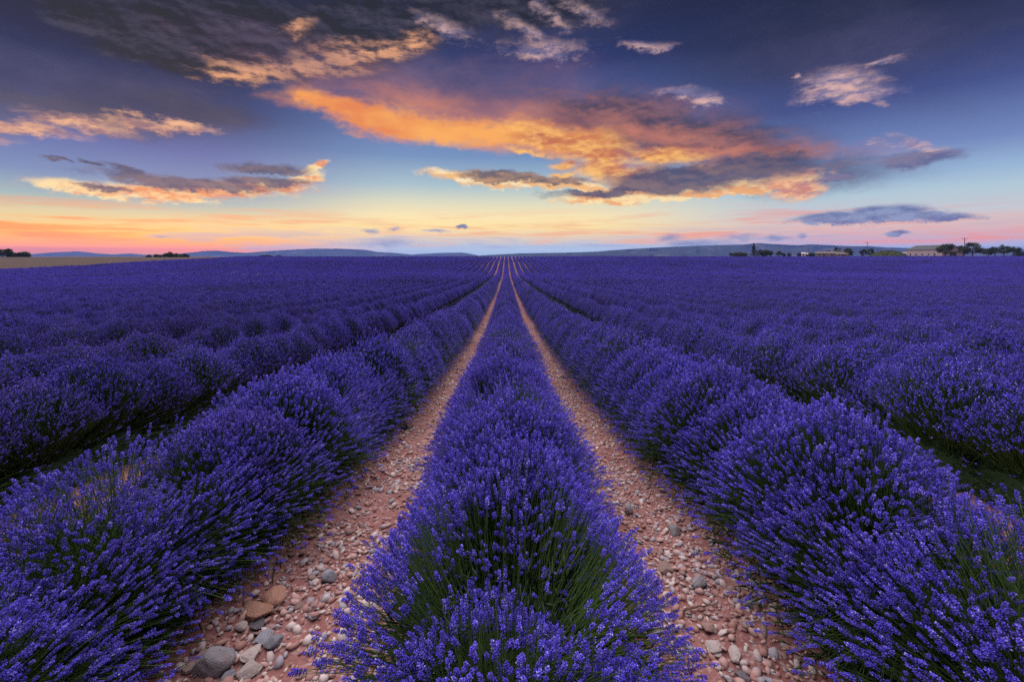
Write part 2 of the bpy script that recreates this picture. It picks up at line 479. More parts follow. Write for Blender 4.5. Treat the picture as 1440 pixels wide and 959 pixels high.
# ------------------------------------------------------------------ far ranges
m_hill, gr, b = new_mat('wooded_hill', 0.95, 0.05)
co = texco(gr)
n1 = gr.noise(co, 0.012, 8, 0.65)
n2 = gr.noise(co, 0.004, 5, 0.6)
c = gr.mix(gr.rng(n1, 0.38, 0.62, 0, 1), C3(0.014, 0.021, 0.014), C3(0.03, 0.036, 0.025))
c = gr.mix(gr.rng(n2, 0.56, 0.64, 0, 0.5), c, C3(0.14, 0.135, 0.12))
gr.t.links.new(c, b.inputs['Base Color'])
def hill(name, D, pts, depth, seed, rough=0.12):
    """a ridge: crest line from bearings at distance D, shaped as a solid range with spurs"""
    pts = sorted(pts)
    px = np.arange(pts[0][0], pts[-1][0] + 1, 2.0)
    py = np.interp(px, [p[0] for p in pts], [p[1] for p in pts])
    k = np.array([1, 2, 3, 2, 1.0]); k /= k.sum()
    py = np.convolve(np.pad(py, 2, mode='edge'), k, 'valid')
    X = (px - VX) / FOC * D
    Zc = np.maximum((VY - py) / FOC * D + EYE, 0.5)
    prof = [(-1.0, -0.25), (-0.75, 0.12), (-0.5, 0.38), (-0.28, 0.66), (-0.12, 0.88), (0, 1.0), (0.25, 0.8), (0.6, 0.35), (1.0, -0.25)]
    V = []
    for j, (dy, f) in enumerate(prof):
        spur = (vnoise(px * 0.06, np.full_like(px, j * 0.7 + seed), seed) - .5) * 2
        spur2 = (vnoise(px * 0.2, np.full_like(px, j * 1.3 + seed), seed + 3) - .5) * 2
        yy = D + dy * depth + (spur * 0.25 * depth + spur2 * 0.08 * depth) * (1 if abs(dy) > 0.02 else 0)
        zz = Zc * (f + (0.0 if dy == 0 else rough * spur2 * (0.4 + f)))
        if dy != 0:
            zz = np.minimum(zz, Zc * 0.97)
        V.append(np.stack([X * (yy / D), yy, zz - (12.0 if f < 0 else 0)], 1))
    V = np.concatenate(V)
    nx = len(px)
    i = np.arange(nx - 1)[None, :] + nx * np.arange(len(prof) - 1)[:, None]
    F = np.stack([i, i + 1, i + nx + 1, i + nx], -1).reshape(-1, 4)
    tag(mesh_obj(name, V, F, m_hill, smooth=True), kind='structure')
hill('hills', 7000, [(-260, 361), (-160, 354), (-60, 352), (0, 356), (40, 358), (70, 355.5), (110, 353.5), (135, 356.5), (160, 358), (182, 356.5), (205, 358.5), (240, 358), (262, 356), (290, 352.8), (305, 352.5), (325, 354.5), (345, 355.8),
               (365, 354), (400, 351.8), (440, 349.8), (480, 350), (515, 351.5), (530, 354.5), (552, 355.5), (572, 357.5), (600, 360.5), (640, 363)], 500, 3)
hill('hills', 7300, [(560, 362), (585, 357.5), (620, 355.8), (650, 355.2), (664, 357.5), (680, 361), (700, 363)], 500, 5)
hill('hills', 4300, [(640, 362), (690, 358.5), (730, 356.5), (790, 355.5), (830, 354.5), (870, 351.5), (900, 349.5), (945, 347.2), (1000, 345), (1046, 344), (1066, 341.8), (1085, 343.3), (1122, 345), (1142, 343.6), (1168, 345),
               (1199, 346.4), (1220, 346.2), (1247, 348), (1276, 349.2), (1330, 350), (1400, 351), (1500, 350), (1700, 355), (1800, 361)], 700, 9)

# ------------------------------------------------------------------ lavender
m_flower, gr, b = new_mat('lavender_flower', 0.75, 0.15)
tv = attr_fac(gr, 'tint')
rr = obj_rand(gr)
c = gr.ramp(tv, [(0.0, C3(0.028, 0.019, 0.19)), (0.40, C3(0.078, 0.055, 0.62)), (0.8, C3(0.20, 0.16, 0.93)), (1.0, C3(0.55, 0.48, 0.98))])
c = gr.mix(gr.rng(rr, 0, 1, 0.0, 0.34), c, C3(0.10, 0.055, 0.34))
nz = gr.noise(texco(gr), 26.0, 2, 0.5)
c = gr.mix(gr.rng(nz, 0.5, 0.72, 0.0, 0.3), c, C3(0.16, 0.11, 0.42))
nz2 = gr.noise(texco(gr), 75.0, 1, 0.5)
c = gr.mix(gr.rng(nz2, 0.62, 0.74, 0.0, 0.45), c, C3(0.14, 0.11, 0.17))
oi = tnode(gr, 'ShaderNodeObjectInfo').outputs['Location']
nz3 = gr.noise(gr.vmath('MULTIPLY', oi, (1.0, 0.45, 0.0)), 0.11, 4, 0.65)      # uneven bloom over the field
c = gr.mix(gr.rng(nz3, 0.47, 0.66, 0.0, 0.55), c, C3(0.050, 0.036, 0.17))
gr.t.links.new(c, b.inputs['Base Color'])
m_stem, gr, b = new_mat('lavender_stem', 0.7, 0.2)
tv = attr_fac(gr, 'tint')
gr.t.links.new(gr.mix(tv, C3(0.020, 0.052, 0.012), C3(0.075, 0.130, 0.030)), b.inputs['Base Color'])
m_leaf, gr, b = new_mat('lavender_leaf', 0.8, 0.15)
tv = attr_fac(gr, 'tint')
gr.t.links.new(gr.mix(tv, C3(0.012, 0.026, 0.009), C3(0.036, 0.062, 0.022)), b.inputs['Base Color'])

def frames(d):
    """two unit vectors perpendicular to each direction"""
    up = np.where(np.abs(d[:, 2:3]) > 0.9, np.array([[1.0, 0, 0]]), np.array([[0, 0, 1.0]]))
    u = np.cross(d, up); u /= np.linalg.norm(u, axis=1, keepdims=True)
    return u, np.cross(d, u)

def tubes(pts, rad, sides=3):
    """pts (n, k, 3) polylines -> verts, quad faces"""
    n, k, _ = pts.shape
    d = pts[:, -1] - pts[:, 0]; d = d / np.linalg.norm(d, axis=1, keepdims=True)
    u, w = frames(d)
    ang = np.arange(sides) * 2 * np.pi / sides
    ring = np.cos(ang)[None, :, None] * u[:, None, :] + np.sin(ang)[None, :, None] * w[:, None, :]
    rad = np.broadcast_to(np.asarray(rad), (k,))
    V = pts[:, :, None, :] + ring[:, None, :, :] * rad[None, :, None, None]
    V = V.reshape(-1, 3)
    base = (np.arange(n) * k * sides)[:, None, None]
    j = (np.arange(k - 1) * sides)[None, :, None]
    s = np.arange(sides)[None, None, :]; s2 = (s + 1) % sides
    a = base + j + s; bb = base + j + s2
    F = np.stack([a, bb, bb + sides, a + sides], -1).reshape(-1, 4)
    return V, F

def diamonds(base, d, length, width, sides=3, belly=0.4):
    """pointed florets: a sides-gon bipyramid from base along d"""
    n = len(base)
    u, w = frames(d)
    ang = np.arange(sides) * 2 * np.pi / sides
    ring = np.cos(ang)[None, :, None] * u[:, None, :] + np.sin(ang)[None, :, None] * w[:, None, :]
    L = np.asarray(length).reshape(-1, 1); W = np.asarray(width).reshape(-1, 1, 1)
    mid = (base + d * L * belly)[:, None, :] + ring * W
    V = np.concatenate([base[:, None, :], mid, (base + d * L)[:, None, :]], 1)
    k = sides + 2
    o = (np.arange(n) * k)[:, None]
    F = []
    for i in range(sides):
        i2 = (i + 1) % sides
        F.append(np.concatenate([o, o + 1 + i2, o + 1 + i], 1))
        F.append(np.concatenate([o + 1 + i, o + 1 + i2, o + sides + 1], 1))
    F = np.stack(F, 1).reshape(-1, 3)
    return V.reshape(-1, 3), F, k

def spikes(rng, tip0, d, L, lod):
    """flower heads starting at tip0 along d; returns verts, tris, tint"""
    n = len(tip0)
    u, w = frames(d)
    tone = rng.uniform(0.02, 0.6, n) * (1.0, 0.9, 0.6)[lod]  # coarser heads tinted darker, standing in for the shade between florets
    if lod == 0:
        wh = 5
        B, D, LN, WD, TI = [], [], [], [], []
        for k in range(wh):
            f = (k + 0.15) / wh
            if k == 0:
                f = -0.12
            nf = 4
            spread = 0.85 if k < wh - 2 else 0.55
            for q in range(nf):
                a = 2 * np.pi * (q / nf) + k * 0.7 + rng.uniform(-.35, .35, n)
                out = np.cos(a)[:, None] * u + np.sin(a)[:, None] * w
                fl = d * 1.0 + out * (spread * rng.uniform(.7, 1.25, n))[:, None]
                fl /= np.linalg.norm(fl, axis=1, keepdims=True)
                B.append(tip0 + d * (L * f)[:, None] + out * 0.0012)
                D.append(fl); LN.append(rng.uniform(.0064, .0096, n) * (1.0 if k < wh - 1 else 0.8)); WD.append(rng.uniform(.0019, .0027, n))
                t = tone + rng.uniform(-.12, .2, n) + np.where(rng.random(n) < 0.12, 0.36, 0) + 0.05 * k / wh
                TI.append(np.clip(t, 0, 1))
        B = np.concatenate(B); D = np.concatenate(D); LN = np.concatenate(LN); WD = np.concatenate(WD); TI = np.concatenate(TI)
        V, F, k = diamonds(B, D, LN, WD, 3, 0.55)
        return V, F, np.repeat(TI, k)
    if lod == 1:
        Vs, Fs, Ts, off = [], [], [], 0
        for k in range(4):
            jit = (u * rng.normal(0, .0022, n)[:, None] + w * rng.normal(0, .0022, n)[:, None])
            dd = d + u * rng.normal(0, .3, n)[:, None] + w * rng.normal(0, .3, n)[:, None]
            dd /= np.linalg.norm(dd, axis=1, keepdims=True)
            V, F, kk = diamonds(tip0 + d * (L * (k * 0.25 - 0.04))[:, None] + jit, dd, L * 0.36, rng.uniform(.0036, .0058, n) * (1 if k < 3 else .7), 3, 0.5)
            Vs.append(V); Fs.append(F + off); off += len(V)
            Ts.append(np.repeat(np.clip(tone + rng.uniform(-.12, .25, n) + np.where(rng.random(n) < .15, .35, 0), 0, 1), kk))
        return np.concatenate(Vs), np.concatenate(Fs), np.concatenate(Ts)
    V, F, k = diamonds(tip0, d, L * 1.1, rng.uniform(.006, .009, n), 3, 0.45)
    return V, F, np.repeat(np.clip(tone + rng.uniform(0, .25, n), 0, 1), k)

def stem_paths(rng, n, R, H, hollow, cap):
    """stems fan out of the woody base into a dome; hollow thins the top of the dome"""
    u = rng.random(n)
    rho = u ** 0.58 * np.where(rng.random(n) < cap[0], cap[1], 0.99)
    if hollow:
        rho = np.where((rho > 0.50) | (rng.random(n) < 0.13), rho, rng.uniform(.50, .92, n))
    th = rho * 1.35
    ph = rng.uniform(0, 2 * np.pi, n)
    L = rng.normal(1.0, 0.045, n).clip(.8, 1.12)
    lump = 1 + 0.045 * np.sin(3 * ph + rng.uniform(0, 6)) + 0.035 * np.sin(5 * ph + 2 * th + rng.uniform(0, 6))
    tip = np.stack([R * rho * np.cos(ph), R * rho * np.sin(ph), 0.08 + H * (1 - rho ** 2.1)], 1) * (L * lump)[:, None]
    tip += rng.normal(0, .010, (n, 3))
    tip[:, 2] = np.maximum(tip[:, 2], 0.05)
    r0 = 0.15 * np.sqrt(rng.random(n)); a0 = ph + rng.normal(0, .5, n)
    base = np.stack([r0 * np.cos(a0), r0 * np.sin(a0), rng.uniform(.06, .14, n)], 1)
    mid = base * 0.45 + tip * 0.55
    mid[:, 2] += 0.05 * np.sin(th)
    end_d = tip - mid; end_d[:, 2] += 0.03
    end_d /= np.linalg.norm(end_d, axis=1, keepdims=True)
    return base, mid, tip, end_d

def leaf_mound(rng, n):
    """grey-green leafy base: blades over a woody heart"""
    th = np.arccos(1 - rng.random(n) * 0.98); ph = rng.uniform(0, 2 * np.pi, n)
    d = np.stack([np.sin(th) * np.cos(ph), np.sin(th) * np.sin(ph), np.cos(th) * .9 + .05], 1)
    r = rng.uniform(.19, .41, n)
    base = d * r[:, None] * np.array([1.15, 1.15, 1.25]); base[:, 2] = np.maximum(base[:, 2], 0.0)
    dd = d + rng.normal(0, .45, (n, 3)); dd[:, 2] += .25; dd /= np.linalg.norm(dd, axis=1, keepdims=True)
    V, F, k = diamonds(base, dd, rng.uniform(.05, .11, n), rng.uniform(.0028, .0048, n), 3, 0.45)
    return V, F, np.repeat(rng.random(n), k)

def woody_heart(seed, r=0.27):
    rng = np.random.default_rng(seed)
    nu, nv = 12, 6
    V = []
    for j in range(nv + 1):
        t = (np.pi / 2) * j / nv
        for i in range(nu):
            p = 2 * np.pi * i / nu
            rr_ = r * (1 + rng.uniform(-.12, .12))
            V.append((1.2 * rr_ * np.sin(t) * np.cos(p), 1.2 * rr_ * np.sin(t) * np.sin(p), 1.3 * rr_ * np.cos(t) - (0.05 if j == nv else 0)))
    F = []
    for j in range(nv):
        for i in range(nu):
            a, b_ = j * nu + i, j * nu + (i + 1) % nu
            F.append((a, b_, b_ + nu)); F.append((a, b_ + nu, a + nu))
    return np.array(V), np.array(F)

def plant_meshes(seed, n, lod, R=0.56, H=0.82, hollow=False, cap=(.55, .84)):
    rng = np.random.default_rng(seed)
    base, mid, tip, d = stem_paths(rng, n, R, H, hollow, cap)
    L = rng.uniform(.022, .042, n)
    V, F, T = spikes(rng, tip - d * (L * .1)[:, None], d, L, lod)
    fl = mesh_data('flower_spikes', V, F, m_flower, T)
    if lod < 2:
        pts = np.stack([base, mid, tip + d * (L * .5)[:, None]], 1)
        rad = {0: (.0013, .0011, .0008), 1: (.0016, .0014, .001)}[lod]
        V, F = tubes(pts, rad, 3)
        st = mesh_data('stems', V, F, m_stem, np.repeat(rng.random(n), 9))
    else:
        m = n // 2
        pts = np.stack([base[:m], tip[:m]], 1)
        V, F = tubes(pts, (.003, .002), 3)
        st = mesh_data('stems', V, F, m_stem, np.repeat(rng.random(m), 6))
    V, F, T = leaf_mound(rng, {0: 3200, 1: 900, 2: 120}[lod])
    hv, hf = woody_heart(seed)
    T = np.concatenate([T, np.full(len(hv), 0.05)]); F = np.concatenate([F, hf + len(V)]); V = np.concatenate([V, hv])
    lf = mesh_data('leaf_mound', V, F, m_leaf, T)
    return fl, st, lf

def mesh_data(name, V, F, mat, tint):
    me = bpy.data.meshes.new(name)
    V = np.asarray(V, dtype=np.float32); F = np.asarray(F, dtype=np.int32)
    nf, k = F.shape
    me.vertices.add(len(V)); me.vertices.foreach_set('co', V.ravel())
    me.loops.add(nf * k); me.loops.foreach_set('vertex_index', F.ravel())
    me.polygons.add(nf); me.polygons.foreach_set('loop_start', np.arange(0, nf * k, k, dtype=np.int32))
    a = me.attributes.new('tint', 'FLOAT', 'POINT'); a.data.foreach_set('value', np.asarray(tint, dtype=np.float32))
    me.materials.append(mat)
    me.update(calc_edges=True)
    return me

HI = [plant_meshes(11, 2800, 0), plant_meshes(12, 2800, 0, 0.54, 0.85), plant_meshes(13, 2000, 0, 0.59, 0.80, True)]
MID = [plant_meshes(21 + i, 2400, 1, 0.56 + 0.015 * (i % 3 - 1), 0.82 + 0.02 * ((i * 2) % 3 - 1), i == 2) for i in range(3)]
MID_CAP = [plant_meshes(26 + i, 2300, 1, 0.56, 0.82 + 0.02 * i, False, (.86, .70)) for i in range(3)]
LOW = [plant_meshes(31 + i, 1400, 2, 0.55, 0.83, False, (.86, .72)) for i in range(4)]

# where every plant of the field stands
prng = np.random.default_rng(5)
plants = []
n_right = int(250 / ROW); n_left = int(-FIELD_LEFT / ROW)
for r in range(-n_left, n_right + 1):
    x0 = r * ROW - (0.05 if r == 1 else -0.05 if r == -1 else 0)
    y = 0.25 + prng.uniform(0, 0.5)
    if abs(r) <= 1:
        y = {-1: 0.55, 0: 0.98, 1: 0.75}[r]
    y_start = max(0.2, abs(x0) / 1.3 - 3.0)
    while y < CREST + 6:
        if y >= y_start and not (prng.random() < (0.012 if y < 40 else 0.045) and y > 6):
            wide = float(np.interp(y, [3, 6, 11, 24, 50, 90], [1.10, 1.06, 1.13, 1.20, 1.28, 1.38]))   # the row closes up away from the trodden end
            if abs(r) == 1:
                wide *= (1.0 if r == -1 and y < 2.3 else 1.07) if y < 9 else 1.03
            elif r != 0:
                wide *= float(np.interp(y, [4, 8, 60, 95], [0.78, 0.71, 0.75, 1.0]))
            plants.append((r, x0 + prng.normal(0, .03) - (0.09 if r == -1 and y < 2.3 else 0), y, prng.random(), prng.uniform(0.95, 1.03) * (1 + (0.055 if y < 10 and r else 0.03) * math.sin(y * 5.0 + r * 2.1)) * (1 if y < 45 else prng.choice([1.0, 1.0, 1.05, 0.92, 0.82])), wide))
        y += prng.uniform(0.50, 0.62)
plants.sort(key=lambda p: math.hypot(p[1], p[2]))
# which plants show largest: inside the frame, nearest first
def in_frame(p):
    x, y = p[1], p[2]
    y = max(y, 0.3)
    pxx = VX + FOC * x / y
    return -0.7 * FOC / y < pxx < 1440 + 0.7 * FOC / y
vis = [p for p in plants if in_frame(p)]
single, rest = vis[:300], vis[300:]

ORD = {1: 'first', 2: 'second', 3: 'third', 4: 'fourth', 5: 'fifth', 6: 'sixth', 7: 'seventh', 8: 'eighth', 9: 'ninth', 10: 'tenth'}
def row_text(r):
    if r == 0:
        return 'bushy violet lavender plant in the middle row between the two open stony paths', 'middle lavender row'
    side = 'boulder path, on the stubble field side' if r < 0 else 'twig-strewn path, on the barn side'
    k = abs(r)
    if k <= 10:
        return f'violet lavender plant in the {ORD[k]} row beyond the {side}', f'{ORD[k]} lavender row beyond the {side}'
    return f'small violet lavender plant in the rows past the tenth beyond the {side}', f'outer lavender rows beyond the {side}'

special = {}
def nearest(r, y):
    c = [p for p in single if p[0] == r]
    return min(c, key=lambda p: abs(p[2] - y))
special[nearest(-1, 1.4)] = 'broad lavender plant with sparse flowers over bare green stems, overhanging the big round boulder'
special[nearest(0, 0.98)] = 'lavender plant opening onto dark green stems at the near end of the middle row'
special[nearest(1, 1.6)] = 'loose lavender plant with an open green centre where the twig path begins'

for q_, lab_ in (((-1, 2.2), 'lavender plant leaning over the flat orange slab on the boulder path'), ((-1, 5.4), 'lavender plant right beside the little green weed on the boulder path'),
                 ((1, 2.6), 'lavender plant whose skirt reaches the mottled grey stone on the twig path'), ((0, 2.5), 'middle-row lavender plant beside the squarish grey-blue stone'),
                 ((0, 3.1), 'middle-row lavender plant beside the upright grey stone on the twig path')):
    p_ = nearest(*q_)
    if p_ not in special:
        special[p_] = lab_

spike_me = []
srng = np.random.default_rng(77)
for i in range(5):
    L = np.array([0.044]); d = np.array([[0, 0, 1.0]])
    V, F, T = spikes(srng, np.array([[0, 0, 0.0]]), d, L, 0)
    tv_, tf_ = tubes(np.array([[[0, 0, -0.26], [0.004, 0.003, -.12], [0, 0, .03]]]), (.0014, .0012, .0009), 3)
    me = bpy.data.meshes.new('flower_spike')
    Va = np.concatenate([V, tv_])
    faces = [tuple(f) for f in F] + [tuple(int(q) + len(V) for q in f) for f in tf_]
    me.from_pydata([tuple(v) for v in Va], [], faces)
    a = me.attributes.new('tint', 'FLOAT', 'POINT'); a.data.foreach_set('value', np.concatenate([T, np.full(len(tv_), .5)]).astype(np.float32))
    me.materials.append(m_flower); me.materials.append(m_stem)
    for k in range(len(F), len(faces)):
        me.polygons[k].material_index = 1
    me.update()
    spike_me.append(me)

for idx, p in enumerate(single):
    r, x, y, rnd, sc, wide = p
    dist = math.hypot(x, y)
    if p in special:
        pass
    label, group = row_text(r)
    if dist < (5.5 if abs(r) <= 1 else 4.2):
        ms = HI[2] if (p in special and r != 0 and y < 2) else HI[int(rnd * 997) % 2 if rnd < .85 else 2]
        if abs(r) <= 1 and (y < 1.9 or rnd > .72):
            ms = HI[2]
    else:
        ms = MID[int(rnd * 997) % 3] if abs(r) <= 1 else MID_CAP[int(rnd * 997) % 3]
    rt = empty('lavender_plant', (x, y, float(zsoil(x, y)) - 0.015), (0 if rnd < .5 else math.pi) + (rnd * 37 % 1 - .5) * .35)
    tall = float(np.interp(y, [1, 2.5, 4, 6], [0.77, 0.79, 0.87, 0.98]))
    rt.scale = (sc * wide, sc * (1.42 if y < 4.5 else 1.9), sc * tall * (1 + (rnd - .5) * .12))
    if p in special:
        tag(rt, special[p], 'lavender')
    else:
        tag(rt, label, 'lavender', group)
    tag(link_obj('flower_spikes', ms[0], rt), kind='stuff')
    tag(link_obj('stems', ms[1], rt), kind='stuff')
    tag(link_obj('leaf_mound', ms[2], rt), kind='stuff')
    if idx < 14 and y > 0.5:
        # the tallest heads on the nearest plants, one by one
        for k in range(34):
            rho = srng.random() ** .5 * .8; ph = srng.uniform(0, 6.283)
            pos = Vector((0.55 * rho * math.cos(ph), 0.55 * rho * math.sin(ph), 0.08 + 0.82 * (1 - rho ** 2.1))) * srng.uniform(.94, 1.06)
            d = Vector((pos.x, pos.y, pos.z * .8 + .1)).normalized()
            so = link_obj('flower_spike', spike_me[k % 5], rt)
            so.location = pos
            so.rotation_euler = d.to_track_quat('Z', 'Y').to_euler()
            s_ = srng.uniform(.8, 1.1); so.scale = (s_, s_, s_)

# the rest of the field, too many to single out: one object, instanced
def field_object(name, pts, sources, seed):
    co_ = np.array([(p[1], p[2], float(z)) for p, z in zip(pts, zsoil(np.array([p[1] for p in pts]), np.array([p[2] for p in pts])))])
    me = bpy.data.meshes.new(name)
    me.vertices.add(len(co_)); me.vertices.foreach_set('co', co_.astype(np.float32).ravel())
    a = me.attributes.new('sz', 'FLOAT_VECTOR', 'POINT'); a.data.foreach_set('vector', np.array([(p[4] * p[5], p[4] * 2.0, p[4] * 0.99) for p in pts], dtype=np.float32).ravel())
    a = me.attributes.new('rot', 'FLOAT', 'POINT'); a.data.foreach_set('value', np.array([(0 if p[3] < .5 else math.pi) + (p[3] * 37 % 1 - .5) * .16 for p in pts], dtype=np.float32))
    ob = bpy.data.objects.new(name, me); COL.objects.link(ob)
    src = bpy.data.collections.new(name + '_kinds')
    for i, ms in enumerate(sources):
        # one joined mesh per kind of plant
        Vs, Fs, Ts, Ms, off = [], [], [], [], 0
        for mi, m in enumerate(ms):
            n = len(m.vertices); v_ = np.empty(n * 3, np.float32); m.vertices.foreach_get('co', v_)
            t_ = np.empty(n, np.float32); m.attributes['tint'].data.foreach_get('value', t_)
            nl = len(m.loops); l_ = np.empty(nl, np.int32); m.loops.foreach_get('vertex_index', l_)
            k = nl // len(m.polygons)
            f_ = l_.reshape(-1, k)
            if k == 4:
                f_ = np.concatenate([f_[:, [0, 1, 2]], f_[:, [0, 2, 3]]])
            Vs.append(v_.reshape(-1, 3)); Fs.append(f_ + off); Ts.append(t_); Ms.append(np.full(len(f_), mi)); off += n
        j = mesh_data('lavender_kind', np.concatenate(Vs), np.concatenate(Fs), m_flower, np.concatenate(Ts))
        j.materials.append(m_stem); j.materials.append(m_leaf)
        j.polygons.foreach_set('material_index', np.concatenate(Ms).astype(np.int32))
        so = bpy.data.objects.new('lavender_kind', j); src.objects.link(so)
    ng = bpy.data.node_groups.new(name, 'GeometryNodeTree')
    ng.interface.new_socket('Geometry', in_out='INPUT', socket_type='NodeSocketGeometry')
    ng.interface.new_socket('Geometry', in_out='OUTPUT', socket_type='NodeSocketGeometry')
    N = ng.nodes; Lk = ng.links
    gi = N.new('NodeGroupInput'); go = N.new('NodeGroupOutput')
    ci = N.new('GeometryNodeCollectionInfo'); ci.inputs['Collection'].default_value = src
    ci.inputs['Separate Children'].default_value = True; ci.inputs['Reset Children'].default_value = True
    ip = N.new('GeometryNodeInstanceOnPoints'); ip.inputs['Pick Instance'].default_value = True
    rv = N.new('FunctionNodeRandomValue'); rv.data_type = 'INT'
    rv.inputs[4].default_value = 0; rv.inputs[5].default_value = len(sources) - 1; rv.inputs['Seed'].default_value = seed
    a1 = N.new('GeometryNodeInputNamedAttribute'); a1.data_type = 'FLOAT_VECTOR'; a1.inputs['Name'].default_value = 'sz'
    a2 = N.new('GeometryNodeInputNamedAttribute'); a2.data_type = 'FLOAT'; a2.inputs['Name'].default_value = 'rot'
    cx = N.new('ShaderNodeCombineXYZ')
    Lk.new(a2.outputs[0], cx.inputs[2])
    Lk.new(gi.outputs[0], ip.inputs['Points']); Lk.new(ci.outputs[0], ip.inputs['Instance'])
    Lk.new(rv.outputs[2], ip.inputs['Instance Index']); Lk.new(cx.outputs[0], ip.inputs['Rotation'])
    Lk.new(a1.outputs[0], ip.inputs['Scale']); Lk.new(ip.outputs[0], go.inputs[0])
    md = ob.modifiers.new('plants', 'NODES'); md.node_group = ng
    tag(ob, kind='stuff')
    return ob
near_rest = [p for p in rest if math.hypot(p[1], p[2]) < 60 and abs(p[0]) <= 1]
outer_rest = [p for p in rest if math.hypot(p[1], p[2]) < 60 and abs(p[0]) > 1]
far_rest = [p for p in rest if math.hypot(p[1], p[2]) >= 60]
tag(field_object('lavender_rows', near_rest, MID, 3), 'violet lavender along the three middle rows as they run down into the dip', 'lavender')
tag(field_object('lavender_outer_rows', outer_rest, MID_CAP, 6), 'side rows of violet lavender with dark furrows covering the dip', 'lavender')
tag(field_object('lavender_field', far_rest, LOW, 4), 'distant violet lavender rows climbing to the crest of the field', 'lavender')
print('plants', len(plants), 'visible', len(vis), 'near', len(near_rest), 'far', len(far_rest))

# ------------------------------------------------------------------ stones on the paths
m_stone, gr, b = new_mat('field_stone', 0.85, 0.25)
co = texco(gr)
rr = obj_rand(gr)
c = tnode(gr, 'ShaderNodeObjectInfo').outputs['Color']
n1 = gr.noise(gr.vmath('ADD', co, gr.comb(gr.math('MULTIPLY', rr, 40.0), 0.0, 0.0)), 3.0, 8, 0.7)
n2 = gr.noise(co, 14.0, 5, 0.65)
c = gr.mix(gr.rng(n1, 0.48, 0.7, 0, 0.45), c, C3(0.38, 0.20, 0.165))
c = gr.mix(gr.rng(n2, 0.55, 0.75, 0, 0.4), c, C3(0.55, 0.48, 0.45))
c = gr.mix(gr.rng(n2, 0.45, 0.25, 0, 0.5), c, C3(0.14, 0.11, 0.105))
gr.t.links.new(c, b.inputs['Base Color'])
bump(gr, b, gr.math('ADD', n1, gr.math('MULTIPLY', n2, 0.5)), 0.5, 0.15)
m_gravel, gr, b = new_mat('field_gravel', 0.9, 0.2)
tv = attr_fac(gr, 'tint')
c = gr.ramp(tv, [(0.0, C3(0.33, 0.18, 0.155)), (0.2, C3(0.46, 0.30, 0.27)), (0.36, C3(0.38, 0.22, 0.19)), (0.48, C3(0.48, 0.40, 0.38)), (0.62, C3(0.28, 0.28, 0.32)), (0.74, C3(0.56, 0.49, 0.46)), (0.84, C3(0.36, 0.35, 0.39)), (0.93, C3(0.24, 0.17, 0.155))], 'CONSTANT')
n2 = gr.noise(texco(gr), 90.0, 4, 0.65)
c = gr.mix(gr.rng(n2, 0.40, 0.7, 0.0, 0.4), c, C3(0.38, 0.22, 0.205))
gr.t.links.new(c, b.inputs['Base Color'])

def icosphere(sub):
    t = (1 + 5 ** .5) / 2
    v = [(-1, t, 0), (1, t, 0), (-1, -t, 0), (1, -t, 0), (0, -1, t), (0, 1, t), (0, -1, -t), (0, 1, -t), (t, 0, -1), (t, 0, 1), (-t, 0, -1), (-t, 0, 1)]
    v = [np.array(p) / np.linalg.norm(p) for p in v]
    f = [(0, 11, 5), (0, 5, 1), (0, 1, 7), (0, 7, 10), (0, 10, 11), (1, 5, 9), (5, 11, 4), (11, 10, 2), (10, 7, 6), (7, 1, 8), (3, 9, 4), (3, 4, 2), (3, 2, 6), (3, 6, 8), (3, 8, 9), (4, 9, 5), (2, 4, 11), (6, 2, 10), (8, 6, 7), (9, 8, 1)]
    for _ in range(sub):
        cache, nf = {}, []
        def midp(a, b_):
            k = (min(a, b_), max(a, b_))
            if k not in cache:
                m = v[a] + v[b_]; v.append(m / np.linalg.norm(m)); cache[k] = len(v) - 1
            return cache[k]
        for a, b_, c_ in f:
            ab, bc, ca = midp(a, b_), midp(b_, c_), midp(c_, a)
            nf += [(a, ab, ca), (b_, bc, ab), (c_, ca, bc), (ab, bc, ca)]
        f = nf
    return np.array(v), np.array(f)

def stone_shape(seed, sub, angular=0.0):
    """a worn stone: sphere cut by random planes, then roughened"""
    rng = np.random.default_rng(seed)
    V, F = icosphere(sub)
    V = V.copy()
    ncut = 7 + int(angular * 8)
    for _ in range(ncut):
        n = rng.normal(0, 1, 3); n /= np.linalg.norm(n)
        h = rng.uniform(.62, .9) - 0.12 * angular
        dist = V @ n - h
        soft = np.where(dist > 0, dist * (1 - 0.08 - 0.2 * (1 - angular)), 0)
        V -= soft[:, None] * n[None, :]
    for s_, amp in ((2.1, .08), (4.5, .035)):
        o = rng.uniform(0, 50, 3)
        q = V * s_ + o
        nn = vnoise(q[:, 0] + q[:, 2] * .7, q[:, 1] - q[:, 2] * .6, seed) - .5
        V *= (1 + amp * 2 * nn)[:, None]
    V *= np.array([1.0, rng.uniform(.66, .9), rng.uniform(.5, .72)])
    return V, F

STONE = []
for i in range(9):
    V, F = stone_shape(100 + i, 3, [0.1, 0.75, 0.4][i % 3] if i < 3 else [0.45, 0.95, 0.7][i % 3])
    me = bpy.data.meshes.new('stone')
    me.from_pydata([tuple(v) for v in V], [], [tuple(int(q) for q in f) for f in F]); me.update()
    me.polygons.foreach_set('use_smooth', [True] * len(me.polygons))
    me.materials.append(m_stone)
    STONE.append(me)

def soil_at(px, py):
    """walk down the sight line of a spot in the photograph until it meets the soil"""
    dx, dz = (px - VX) / FOC, (VY - py) / FOC
    y = 0.5
    while y < 300:
        if EYE + dz * y <= float(zsoil(dx * y, y)):
            break
        y *= 1.004
    return dx * y, y

